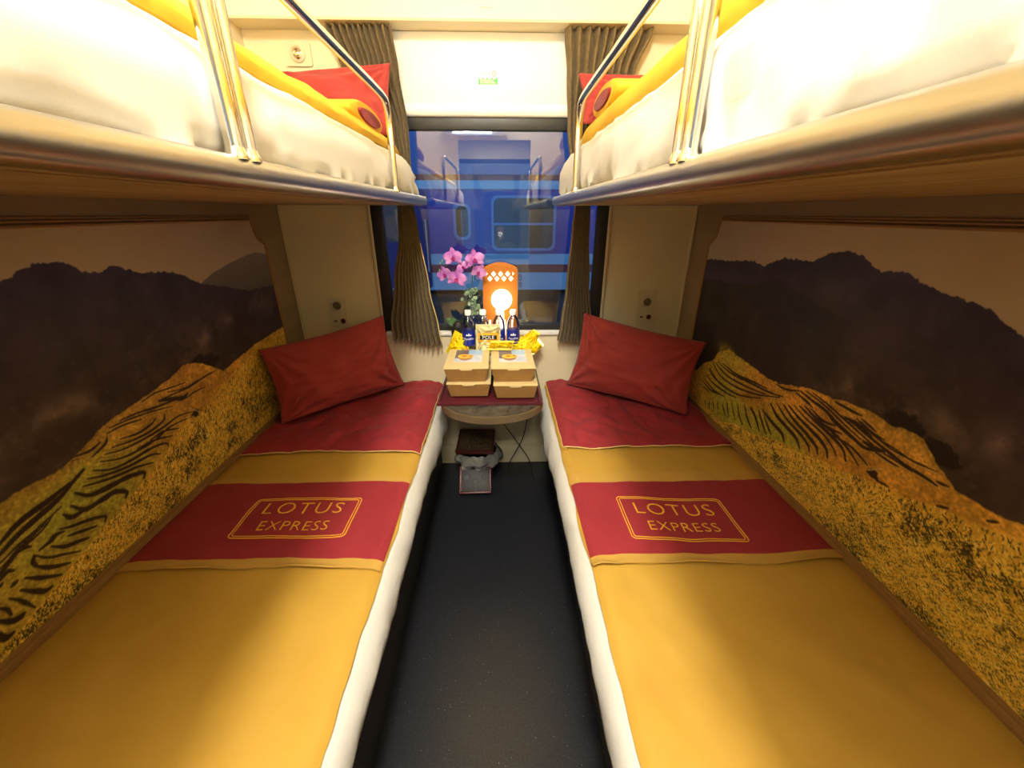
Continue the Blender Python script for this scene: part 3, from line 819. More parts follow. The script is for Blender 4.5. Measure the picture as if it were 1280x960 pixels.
    for w, pts in (L_TERR if side < 0 else R_TERR):
        hw = min(w, 7) * (.00068 if side < 0 else .00062) + .0006
        cp = catmull2(pts, 6) if len(pts) > 2 else pts
        L_ = len(cp)
        for k in range(L_ - 1):
            (ya, za), (yb_, zb_) = cp[k], cp[k + 1]
            pad = hw + .012
            i0 = max(0, int((min(ya, yb_) - pad - ys[0]) / CE)); i1 = min(ny, int((max(ya, yb_) + pad - ys[0]) / CE) + 2)
            j0 = max(0, int((min(za, zb_) - pad - zs[0]) / CE)); j1 = min(nzz, int((max(za, zb_) + pad - zs[0]) / CE) + 2)
            if i0 >= i1 or j0 >= j1: continue
            yy = Y[i0:i1, j0:j1]; zz = Z[i0:i1, j0:j1]
            dy, dz = yb_ - ya, zb_ - za; q = dy * dy + dz * dz + 1e-12
            t = np.clip(((yy - ya) * dy + (zz - za) * dz) / q, 0, 1)
            d = np.hypot(yy - ya - t * dy, zz - za - t * dz)
            tt = (k + t) / (L_ - 1)
            h = hw * (.45 + .75 * np.sin(np.pi * np.clip(tt * .9 + .05, 0, 1))) * (.8 + .5 * n2[i0:i1, j0:j1])
            cover[i0:i1, j0:j1] = np.maximum(cover[i0:i1, j0:j1], np.clip((h - d) / CE + .6, 0, 1))
            for of in (.0075, -.0085):
                d3 = np.hypot(yy - ya - t * dy + of * .4, zz - za - t * dz + of)
                thin[i0:i1, j0:j1] = np.maximum(thin[i0:i1, j0:j1], np.clip((.0007 + .0016 * n2[i0:i1, j0:j1] - d3) / CE + .4, 0, 1))
            d2 = np.hypot(yy - ya - t * dy, zz - za - t * dz + h + .0022)
            light[i0:i1, j0:j1] = np.maximum(light[i0:i1, j0:j1], np.clip((.0016 - d2) / CE + .5, 0, 1))
    inside = below(field, 0)
    mixin(thin * inside * .55, C(104, 76, 34))
    mixin(light * inside * .5, C(222, 186, 90))
    mixin(cover * inside * .96, C(46, 34, 26) * (.8 + .5 * n4[..., None]))
    # rice in the foreground, built from blades
    ricem = below(rice, (n2 - .5) * .014, 2)
    depth = np.clip((rice - Z) / .22, 0, 1)[..., None]
    rc = C(222, 178, 66) * (1 - depth * .1)
    rc = rc * (.80 + .4 * n1[..., None])
    mixin(ricem, rc)
    rice1 = rice[:, 0]
    N = 30000 if side > 0 else 26000
    sy = rng.uniform(ys[0], ys[-1], N)
    idx = ((sy - ys[0]) / CE).astype(int).clip(0, ny - 1)
    top = rice1[idx]
    fr = rng.random(N) ** .8
    sz = top - fr * (top - zs[0]) - .002
    near = np.clip((top - sz) / .16, .0, 1) * np.clip(1.5 - sy * .55, .35, 1)
    ln = (.006 + .034 * near) * rng.uniform(.6, 1.3, N)
    ang = np.where(rng.random(N) < .5, 1, -1) * rng.uniform(.15, 1.1, N) if side > 0 else rng.uniform(-.35, .75, N)
    ang = ang * (.35 + .65 * near) + .1
    bright = rng.random(N)
    pal = np.array([(255, 228, 116), (246, 204, 78), (230, 184, 62), (206, 164, 58), (176, 160, 60), (92, 72, 38), (56, 46, 30), (78, 84, 42)], float)
    ch = rng.choice(8, N, p=[.17, .22, .20, .13, .07, .10, .07, .04])
    cl_ = n1[idx, ((sz - zs[0]) / CE).astype(int).clip(0, nzz - 1)]
    dark = (cl_ < (.40 if side < 0 else .43)) & (rng.random(N) < .5)
    ch[dark] = rng.choice([5, 6, 7], dark.sum())
    order = rng.permutation(N)
    for k in range(10):
        t = k / 9
        py = sy + np.sin(ang) * ln * t * (1 + .3 * t); pz = sz + np.cos(ang) * ln * t * (1 - .25 * t)
        ii = ((py - ys[0]) / CE).astype(int); jj = ((pz - zs[0]) / CE).astype(int)
        ok = (ii >= 0) & (ii < ny) & (jj >= 0) & (jj < nzz)
        ok &= (pz < top + .001)
        o_ = order[ok[order]]
        img[ii[o_], jj[o_]] = img[ii[o_], jj[o_]] * .2 + pal[ch[o_]] * .8
        wide = o_[(near[o_] > .35) & (k < 8)]
        i2 = (ii[wide] + 1).clip(0, ny - 1)
        img[i2, jj[wide]] = img[i2, jj[wide]] * .35 + pal[ch[wide]] * .65
    # little field hut
    hy, hz_ = (1.205, .767) if side < 0 else (.803, .780)
    roof = np.clip((.012 - np.abs(Y - hy)) / CE, 0, 1) * np.clip((.013 - np.abs(Z - hz_) - np.abs(Y - hy) * .3) / CE, 0, 1)
    mixin(roof * .9, C(50, 34, 28))
    edge = np.clip((.0022 - np.abs((Z - hz_ - .012) + (Y - hy) * .8)) / CE + .5, 0, 1) * np.clip((.016 - np.abs(Y - hy)) / CE, 0, 1)
    mixin(edge * .8, C(206, 186, 150))
    return ys, zs, np.clip(img, 0, 255) / 255

def mural_outline():
    # (y, z) of the moulding, scalloped at the top corner by the window; far corner mirrored out of view
    return [(1.842, .545), (1.842, 1.252), (1.826, 1.262), (1.808, 1.272), (1.793, 1.288), (1.785, 1.306), (1.783, 1.325), (1.777, 1.338), (1.774, 1.352), (-.10, 1.352)]

def build_mural(s, label):
    ys, zs, img = paint(s)
    ny, nz_ = len(ys), len(zs)
    x = s * (WX - .004)
    Yg, Zg = np.meshgrid(ys, zs, indexing='ij')
    co = np.stack([np.full_like(Yg, x), Yg, Zg], -1).reshape(-1, 3).astype(np.float32)
    i = np.arange(ny - 1)[:, None] * nz_ + np.arange(nz_ - 1)[None, :]
    q = np.stack([i, i + 1, i + nz_ + 1, i + nz_] if s > 0 else [i, i + nz_, i + nz_ + 1, i + 1], -1)
    # cut the scalloped corner
    ol = mural_outline()
    cy = ys[:-1] + .001; lim = np.interp(cy, [p[0] for p in ol[::-1]], [p[1] for p in ol[::-1]])
    keep = (zs[:-1][None, :] < lim[:, None] + .002)
    q = q[keep].reshape(-1, 4)
    me = bpy.data.meshes.new('printed_panel')
    me.vertices.add(len(co)); me.vertices.foreach_set('co', co.ravel())
    me.loops.add(q.size); me.loops.foreach_set('vertex_index', q.ravel().astype(np.int32))
    me.polygons.add(len(q)); me.polygons.foreach_set('loop_start', np.arange(0, q.size, 4, dtype=np.int32))
    me.update(calc_edges=True)
    at_ = me.color_attributes.new('print', 'FLOAT_COLOR', 'POINT')
    c = img.reshape(-1, 3)
    c = np.where(c <= .04045, c / 12.92, ((c + .055) / 1.055) ** 2.4)
    at_.data.foreach_set('color', np.concatenate([c, np.ones((len(c), 1))], 1).astype(np.float32).ravel())
    t = thing('wall_mural', label, 'mural', (x, .9, .55))
    o = link('printed_panel', me, M['mural']); put(o, t)
    # moulding: three parallel beads
    bm = bmesh.new()
    xo = s * (WX - .006)
    ol = mural_outline()
    def offs(d):
        P = [Vector((0, a, b)) for a, b in ol]; out = []
        for k, p in enumerate(P):
            tdir = (P[min(k + 1, len(P) - 1)] - P[max(k - 1, 0)]).normalized()
            out.append(p + Vector((0, tdir.z, -tdir.y)) * d)
        return out
    for d, r, px in ((0.0, .0042, .002), (.009, .0030, .003), (.0165, .0022, .0035)):
        tube_bm(bm, [(xo + s * px, p.y, p.z) for p in offs(d)], r, 8)
    put(finish('moulding', bm, M['mould'], auto=60), t)
    return t
build_mural(-1, 'landscape mural of dark hills and golden rice terraces framed on the left wall')
build_mural(1, 'landscape mural of dark hills and golden rice terraces framed on the right wall')
# wooden ledge strip along each bed's wall side
for s in (-1, 1):
    bm = bmesh.new()
    for (za, zb, d) in ((.512, .538, .014), (.538, .546, .010), (.524, .530, .018)):
        x0, x1 = sorted((s * WX, s * (WX - d)))
        bx(bm, (x0, Y0, za), (x1, L - .01, zb), .002)
    struct(finish('trim_4', bm, M['mould'], auto=40))
# ------------------------------------------------------------------ lower beds
YB0, YB1 = -.12, L - .008
def side_name(s): return 'left' if s < 0 else 'right'

def surf_z(s, x, y):
    """height of the made bed under its covers"""
    ax = abs(x)
    z = .515 + .004 * nz(x, y, s * 3.1, 3.5) + .0042 * nz(x + .4 * y, y * .6, s * 7 + 2, 9, 3)
    e = max(0, (.31 - ax) / .035)
    z -= .010 * e * e
    e = max(0, (ax - .93) / .045)
    z -= .006 * e
    return z

def long_axis(n, a=YB0, b=YB1): return [a + (b - a) * k / n for k in range(n + 1)]

def lower_bed(s):
    sd = side_name(s)
    t = thing('lower_bunk', 'dark base of the lower bunk on the %s of the aisle' % sd, 'bunk', (s * .62, 1.0, 0))
    x0, x1 = sorted((s * .315, s * (WX - .002)))
    put(box('base', (x0, YB0, 0), (x1, YB1, .345), M['base'], .004), t)
    x0, x1 = sorted((s * .285, s * (WX - .002)))
    put(box('slab', (x0, YB0, .345), (x1, YB1, .368), M['tablerim'], .004), t)
    # mattress under its white sheet
    prof = [(.968, .370), (.968, .500), (.70, .503), (.40, .503), (.300, .503), (.278, .500), (.262, .492), (.249, .477), (.2415, .457), (.241, .437), (.2445, .418), (.252, .400), (.266, .384), (.29, .372)]
    def bend(x, y, z, k):
        ax = x
        if 4 <= k <= 13:
            w = nz(y, z * 2, s * 5.0, 7, 3) * .006 + nz(y, z, s * 9.0, 22, 2) * .002
            ax += w
            if k >= 9 and y > 1.30:
                q = min(1, (y - 1.30) / .2) * (1 if y < 1.78 else .7)
                z -= q * (.030 + .012 * math.sin(y * 26)) * (k - 8) / 4 * (1 if k < 13 else 0)
                ax -= q * .004 * (k - 8) * (1 if k < 12 else .3) + (.010 * math.sin(y * 37 + s) * q * (k - 8) / 5)
        ax = min(max(ax, .215), .97)
        return (s * ax, y, max(z, .30))
    o = sweep('mattress', prof, long_axis(150, YB0, YB1 - .03), M['sheet'], bend)
    o.name = 'mattress'
    tag(o, 'white sheeted mattress of the lower bunk on the %s' % sd, 'mattress')
    return t

def cover(name, s, xa, xb, ya, yb, lift, thick, m, nx=60, ny=60, wob=0.0, edge=None):
    """a cloth slab lying on the bed, xa..xb given as distance from the aisle centre"""
    def f(u, v):
        ax = xa + (xb - xa) * u; y = ya + (yb - ya) * v
        if wob:
            ax += wob * nz(y, 0, s * 4, 6) * (1 - u)
        if edge: y += edge(ax, v)
        z = surf_z(s, s * ax, y) + lift
        d = min(ax - xa, .02) / .02
        z -= .004 * (1 - max(d, 0)) ** 2
        return (s * ax, y, z)
    return sheet(name, f, nx, ny, m, thick)

def lower_linen(s):
    sd = side_name(s)
    d = thing('duvet', 'gold duvet with a folded crimson end on the %s lower bunk' % sd, 'duvet', (s * .62, 1.0, .505))
    # gold body: quilt with soft rounded edge
    put(cover('gold_cover', s, .276, .966, YB0, 1.90, .006, .012, M['gold'], 70, 200, .006), d)
    # folded-back crimson end
    y0 = 1.335
    def flap(u, v):
        ax = (.286 if s > 0 else .276) + (.962 - .28) * u
        y = y0 + (YB1 - .02 - y0) * v
        y -= .010 * (u - .5) ** 2 * (1 - v) * 4 * (-1 if s > 0 else 1) + .004 * math.sin(u * 9) * (1 - v)
        ax += .004 * nz(y, 0, s * 2, 9) * (1 - u)
        cr = .020 * nz(ax, y, s * 11 + 5, 4.5, 4) + .022 * abs(nz(ax + .5 * y, (y - .5 * ax) * .6, s * 3, 8, 2))
        ed = min(1, min(u * 14, v * 12, (1 - u) * 10))
        z = surf_z(s, s * ax, y) + .024 + cr * (.35 + .65 * ed) - .007 * (1 - ed) ** 2
        return (s * ax, y, z)
    fl = sheet('crimson_fold', flap, 90, 90, M['red'], .009); put(fl, d)
    path = [Vector(flap(0, 1 - k / 40)) + Vector((-s * .001, 0, -.003)) for k in range(40)] + [Vector(flap(k / 40, 0)) + Vector((0, -.001, -.003)) for k in range(41)]
    put(tube('piping', path, .0024, M['piping'], 6), fl)
    # gold under-layer of the fold showing at the aisle edge
    def side(u, v):
        ax = .276 + .02 * u; y = y0 - .004 + (YB1 - .03 - y0) * v
        return (s * ax, y, surf_z(s, s * ax, y) + .014 - .006 * (1 - u) ** 2)
    put(sheet('gold_edge', side, 6, 60, M['gold'], .008), d)

    # embroidered runner
    r = thing('bed_runner', 'crimson bed runner with gold hems and gold lettering across the %s lower bunk' % sd, 'bed runner', (s * .62, .97, .52))
    ya, yb = .776, 1.172
    def edge(ax, v):
        return (-.010 * math.sin((ax - .28) * 4.2) * (1 - v) + .004 * math.sin(ax * 13 + s) * (1 - v)) if s > 0 else (.010 * math.sin((ax - .28) * 3.5) * (1 - v) + .003 * math.sin(ax * 15) * (1 - v))
    def zr(ax, y):
        return surf_z(s, s * ax, y) + .012
    def piece(nm, v0, v1, m, extra=0.0, curl=0.0):
        def f(u, v):
            ax = .279 + (.966 - .279) * u
            vv = v0 + (v1 - v0) * v; y = ya + (yb - ya) * vv + edge(ax, vv)
            z = zr(ax, y) + extra
            z += curl * (1 - v) ** 2 * (.6 + .5 * math.sin(ax * 21 + s * 2))
            d = min(ax - .279, .02) / .02
            return (s * ax, y, z - .003 * (1 - d) ** 2)
        return sheet(nm, f, 90, 12 if v1 - v0 < .2 else 60, m, .004)
    b0, b1 = .080, (.870 if s > 0 else .930)
    put(piece('lower_hem', 0, b0, M['goldhem'], 0, .010), r)
    bd = piece('crimson_band', b0, b1, M['red']); put(bd, r)
    put(piece('upper_hem', b1, 1, M['goldhem'], -.0005), r)
    # embroidery
    def on(x, y, dz=0.0):
        ax = abs(x)
        return (x, y, zr(ax, y) + .0006 + dz)
    if s < 0: xa, xb, y_a, y_b = -.742, -.412, .889, 1.058
    else: xa, xb, y_a, y_b = .412, .740, .848, 1.030
    cx, cy = (xa + xb) / 2, (y_a + y_b) / 2
    sk = 0.0 if s < 0 else -.022   # the right runner lies slightly askew
    def P(x, y): return (x, y + sk * (x - cx) / (xb - xa))
    bm = bmesh.new()
    for inset, rr in ((0, .0016), (.0075, .0014)):
        pts = rrect(xa + inset, xb - inset, y_a + inset, y_b - inset, .012 - inset * .6, 5)
        fine = []
        for k in range(len(pts)):
            a, b = Vector((*pts[k], 0)), Vector((*pts[(k + 1) % len(pts)], 0))
            m_ = max(1, int((b - a).length / .02))
            for j in range(m_):
                q = a.lerp(b, j / m_); fine.append(on(*P(q.x, q.y)))
        tube_bm(bm, fine, rr, 6, closed=True)
    put(finish('embroidered_frame', bm, M['thread'], smooth=True), r)
    w1 = .066
    def tmap(y_c, x_off=0):
        def g(x, y, z):
            X, Yy = P(cx + x_off + x, y_c + y)
            p = on(X, Yy); return (p[0], p[1], p[2] + z + .0006)
        return g
    l1 = text_mesh('lettering', 'LOTUS', .074, M['thread'], tmap(cy + .034, -.002), .0006, spacing=1.14, offset=-.0011); put(l1, r)
    l2 = text_mesh('lettering', 'EXPRESS', .052, M['thread'], tmap(cy - .040, .0), .0006, spacing=1.10, offset=-.0008); put(l2, r)
    return d

def pillow(name, label, BL, BR, TR, TL, nrm, t, m, seed, cat='pillow', sag=.075, mound=2.4, corner=.8):
    BL, BR, TR, TL, nrm = map(Vector, (BL, BR, TR, TL, nrm)); nrm.normalize()
    w = (BR - BL).length
    def f(u, v, sgn):
        a, b = u * 2 - 1, v * 2 - 1
        pu = a * (1 - sag * (1 - b * b) * abs(a) ** 5); pv = b * (1 - sag * (1 - a * a) * abs(b) ** 5)
        uu, vv = (pu + 1) / 2, (pv + 1) / 2
        p = (BL * (1 - uu) + BR * uu) * (1 - vv) + (TL * (1 - uu) + TR * uu) * vv
        th = max(0, (1 - abs(a) ** mound)) ** .62 * max(0, (1 - abs(b) ** mound)) ** .62
        # radiating corner creases and soft dents
        r = 0
        for ca, cb in ((-1, -1), (1, -1), (1, 1), (-1, 1)):
            dx, dy = (a - ca) * 1.6, (b - cb)
            dd = math.hypot(dx, dy)
            r += math.sin(math.atan2(dy, dx) * 15 + seed + ca * 2 + cb + dd * 2) * math.exp(-dd * 1.6) * .030
        r += .014 * nz(a * 1.3, b * 1.3, seed * 3.3, 1.2, 3) + .006 * nz(a + b * .4, b * 2.2, seed, 3.0, 3)
        return p + nrm * sgn * (t * .5 * th + r * min(1, th * 1.6) + .0015)
    N1, N2 = 64, 44
    bm = bmesh.new()
    F = [[bm.verts.new(f(i / N1, j / N2, 1)) for j in range(N2 + 1)] for i in range(N1 + 1)]
    B = [[(F[i][j] if (i in (0, N1) or j in (0, N2)) else bm.verts.new(f(i / N1, j / N2, -1))) for j in range(N2 + 1)] for i in range(N1 + 1)]
    for i in range(N1):
        for j in range(N2):
            bm.faces.new((F[i][j], F[i + 1][j], F[i + 1][j + 1], F[i][j + 1]))
            bm.faces.new((B[i][j], B[i][j + 1], B[i + 1][j + 1], B[i + 1][j]))
    o = finish(name, bm, m, smooth=True)
    if label: tag(o, label, cat)
    return o, f

for s in (-1, 1):
    lower_bed(s); lower_linen(s)
pillow('pillow', 'brick-red pillow propped in the corner of the left lower bunk', (-.898, 1.520, .548), (-.462, 1.935, .550), (-.535, 1.952, .916), (-.948, 1.572, .866), (.68, -.72, .06), .165, M['redpillow'], 1.0)
pillow('pillow', 'brick-red pillow propped in the corner of the right lower bunk', (.386, 1.918, .548), (.868, 1.556, .548), (.948, 1.655, .858), (.452, 1.935, .930), (-.62, -.75, .05), .170, M['redpillow'], 2.4)

# ------------------------------------------------------------------ upper bunks
def upper_bunk(s):
    sd = side_name(s)
    t = thing('upper_bunk', 'steel-rimmed upper bunk with guard rail on the %s' % sd, 'bunk', (s * .6, 1.0, 1.41))
    y1 = 1.935
    x0, x1 = sorted((s * .300, s * (WX - .002)))
    put(box('bunk_board', (x0, YB0, 1.412), (x1, y1 - .005, 1.436), M['wood'], .002), t)
    # rounded steel rim along the aisle and round the window end
    prof = [(.302, 1.4455), (.290, 1.4460), (.2815, 1.4435), (.2765, 1.437), (.2745, 1.429), (.2755, 1.420), (.2790, 1.4135), (.2850, 1.4095), (.300, 1.4085), (.304, 1.414), (.304, 1.440)]
    ys = [YB0 + (y1 - YB0) * k / 60 for k in range(61)]
    o = sweep('steel_rim', prof, ys, M['steel'], lambda x, y, z, k: (s * x, y, z)); put(o, t)
    x0, x1 = sorted((s * .280, s * (WX - .004)))
    put(box('end_rim', (x0, y1 - .004, 1.4095), (x1, y1 + .004, 1.4455), M['steel'], .003), t)
    # dark seam under the rim
    x0, x1 = sorted((s * .300, s * .316))
    put(box('rim_lip', (x0, YB0, 1.4065), (x1, y1 - .006, 1.4125), M['mould'], .001), t)
    # guard rail
    X = s * .287
    gr = smoothpath([(X, 1.412, 1.444), (X, 1.420, 1.56), (X, 1.424, 1.630), (X, 1.408, 1.668), (X, 1.370, 1.684), (X, 1.25, 1.687)], 7)[:-1] + [Vector((X, 1.25, 1.687)), Vector((X, .70, 1.687))] + smoothpath([(X, .66, 1.686), (X, .629, 1.672), (X, .614, 1.635), (X, .612, 1.56), (X, .612, 1.444)], 7)
    g = tube('guard_rail', gr, .0105, M['chrome'], 14); put(g, t)
    g2p = smoothpath([(X, .583, 1.444), (X, .582, 1.56), (X, .576, 1.635), (X, .55, 1.672), (X, .49, 1.686), (X, .45, 1.687)], 7) + [Vector((X, .0, 1.687)), Vector((X, -.08, 1.687))]
    put(tube('guard_rail', g2p, .0105, M['chrome'], 14), t)
    for yy in (.583, .612, 1.412):
        put(lathe('post_flange', [(.0105, .010), (.0118, .005), (.0138, .001), (.014, -.004)], (X, yy, 1.4445), M['chrome'], 18), t)
    # mattress in white sheet
    top = 1.590 if s < 0 else 1.608
    pr = [(.968, 1.438), (.968, top - .004), (.60, top), (.42, top), (.365, top - .003), (.338, top - .014), (.318, top - .038), (.306, top - .068), (.300, 1.50), (.2985, 1.475), (.3035, 1.458), (.314, 1.448), (.34, 1.440)]
    y_end = 1.925
    yl = [YB0 + (y_end - YB0) * (k / 170) for k in range(171)]
    def bend(x, y, z, k):
        ax = x
        if 4 <= k <= 11:
            h = (z - 1.44) / .15
            w = .020 * nz(y - z * 1.2, z * 2.2, s * 6.0, 3.2, 4) + .006 * nz(y * 1.0 - z * 2.5, z * 3, s * 4.0 + 9, 8, 3) - .020 * max(0, .16 - abs(nz(y * .9 + z * 2.4, z * 1.4 - y * .35, s * 3.3 + 1, 4.0, 2))) / .16
            tuck = .006 * math.sin(y * 46 + 6 * nz(y, 0, s, 4)) * max(0, 1 - h * 2.6)
            w += tuck
            ax += (w if k > 6 else w * .35) - .002
            z += .004 * nz(y, z, s * 2.2, 6) * min(1, h * 2)
        # rounded end by the window
        q = max(0, (y - (y_end - .10)) / .10)
        if q > 0:
            cz = 1.50
            e = 1 - math.sqrt(max(0, 1 - q * q))
            z = cz + (z - cz) * (1 - e * .55) if z > cz else z
            ax += e * .030
        lo = .2925 if z > 1.447 else .302
        return (s * min(max(ax, .3005), .97), y, max(z, 1.4385))
    o = sweep('mattress', pr, yl, M['sheet'], bend)
    for p in o.data.polygons: p.use_smooth = True
    tag(o, 'thick white sheeted mattress of the upper bunk on the %s' % sd, 'mattress')
    # quilt with a soft rolled edge
    qt = 1.668 if s < 0 else 1.712
    q = thing('quilt', 'bright gold quilt folded on the %s upper bunk, its crimson lining showing at the roll' % sd, 'quilt', (s * .65, 1.0, top))
    zb = top + .003
    h = qt - zb
    pq = [(.962, zb), (.962, qt - .006), (.75, qt), (.50, qt), (.44, qt - .004), (.405, qt - .016), (.383, qt - .036), (.372, zb + .5 * h - .006), (.366, zb + .018), (.372, zb + .004), (.40, zb)]
    def bq(x, y, z, k):
        ax = x + (.010 * nz(y, z, s * 8.0, 4, 3) if 4 <= k <= 9 else 0) 
        if 2 <= k <= 7: z += .007 * nz(y, x * 2, s * 5, 5, 3)
        e = max(0, (y - 1.80) / .10)
        z = zb + (z - zb) * (1 - .55 * min(1, e) ** 2)
        return (s * ax, y, max(z, zb))
    o = sweep('quilt_body', pq, [YB0 + .02 + (1.905 - YB0 - .02) * k / 120 for k in range(121)], M['yellow'], bq); put(o, q)
    # the rolled-over part: an oval roll across the bunk, crimson inside
    cyr, czr, ay, az = (1.60, qt + .002, .170, .040) if s < 0 else (1.60, qt + .016, .160, .044)
    def roll(nm, ka, kb, x_in, m):
        bm = bmesh.new(); rings = []
        n = 40
        for xi, sc in ((x_in, .90), (x_in + .008, 1.0), (.60, 1.0), (.955, 1.0)):
            ring = []
            for k in range(n):
                a = 2 * math.pi * k / n
                yy = cyr + ay * ka * sc * math.cos(a) * (1 + .04 * math.sin(3 * a)); zz = czr + az * kb * sc * math.sin(a)
                ring.append(bm.verts.new((s * xi, yy, max(zz, zb + .01))))
            rings.append(ring)
        for A, B in zip(rings, rings[1:]):
            for k in range(n): bm.faces.new((A[k], A[(k + 1) % n], B[(k + 1) % n], B[k]))
        bm.faces.new(rings[0]); bm.faces.new(rings[-1][::-1])
        return finish(nm, bm, m, auto=50)
    ro = roll('rolled_fold', 1.0, 1.0, .392, M['yellow']); put(ro, q)
    ri = roll('crimson_lining', .74, .55, .386, M['red']); put(ri, ro)
    return t
for s in (-1, 1): upper_bunk(s)
pillow('pillow', 'red pillow standing on end behind the guard rail of the left upper bunk', (-.86, 1.835, 1.665), (-.372, 1.835, 1.655), (-.368, 1.895, 1.905), (-.86, 1.900, 1.868), (0, -1, .2), .12, M['redpillow'], 5.0, sag=.05)
pillow('pillow', 'red pillow standing on end behind the guard rail of the right upper bunk', (.372, 1.835, 1.700), (.86, 1.835, 1.700), (.86, 1.90, 1.868), (.352, 1.895, 1.880), (0, -1, .2), .12, M['redpillow'], 7.0, sag=.05)

# ------------------------------------------------------------------ table
tb = thing('wall_table', 'half-oval wall table with marbled top and tan edge under the window', 'table', (0, L, .565))
def table_outline(inset=0.0, n=28):
    a, yb, dep = .232 - inset, 1.645, .182 - inset
    pts = [(a, L - .010), (a, yb)]
    pts += [(a * math.cos(k * math.pi / n), yb - dep * math.sin(k * math.pi / n)) for k in range(1, n)]
    pts += [(-a, yb), (-a, L - .010)]
    return pts
put(prism_xy('edge_band', table_outline(0), .566, .598, M['tablerim'], .002), tb)
put(prism_xy('tabletop', table_outline(.012), .5985, .602, M['tabletop']), tb)
bm = bmesh.new(); bx(bm, (-.02, 1.80, .44), (.02, L - .001, .5655), .002); bx(bm, (-.05, L - .012, .40), (.05, L - .001, .5655), .002)
put(finish('bracket', bm, M['darkframe']), tb)
bm = bmesh.new(); bx(bm, (-.212, 1.888, .6165), (.185, L - .016, .722), .003)
# low ledge behind the boxes that carries bottles, lamp and plant
lf = finish('back_ledge', bm, M['cream'], auto=40); put(lf, tb)

tr = thing('tray', 'flat maroon tray under the four kraft boxes', 'tray', (0, 1.75, .602))
bm = bmesh.new()
bx(bm, (-.232, 1.578, .6025), (.212, 1.902, .6085), .001)
put(finish('tray_base', bm, M['maroon'], auto=40), tr)
bm = bmesh.new()
for lo, hi in (((-.240, 1.570, .6025), (.220, 1.582, .6165)), ((-.240, 1.582, .6025), (-.229, 1.900, .6165)), ((.209, 1.582, .6025), (.220, 1.900, .6165))):
    bx(bm, lo, hi, .002)
put(finish('tray_rim', bm, M['maroon'], auto=40), tr)

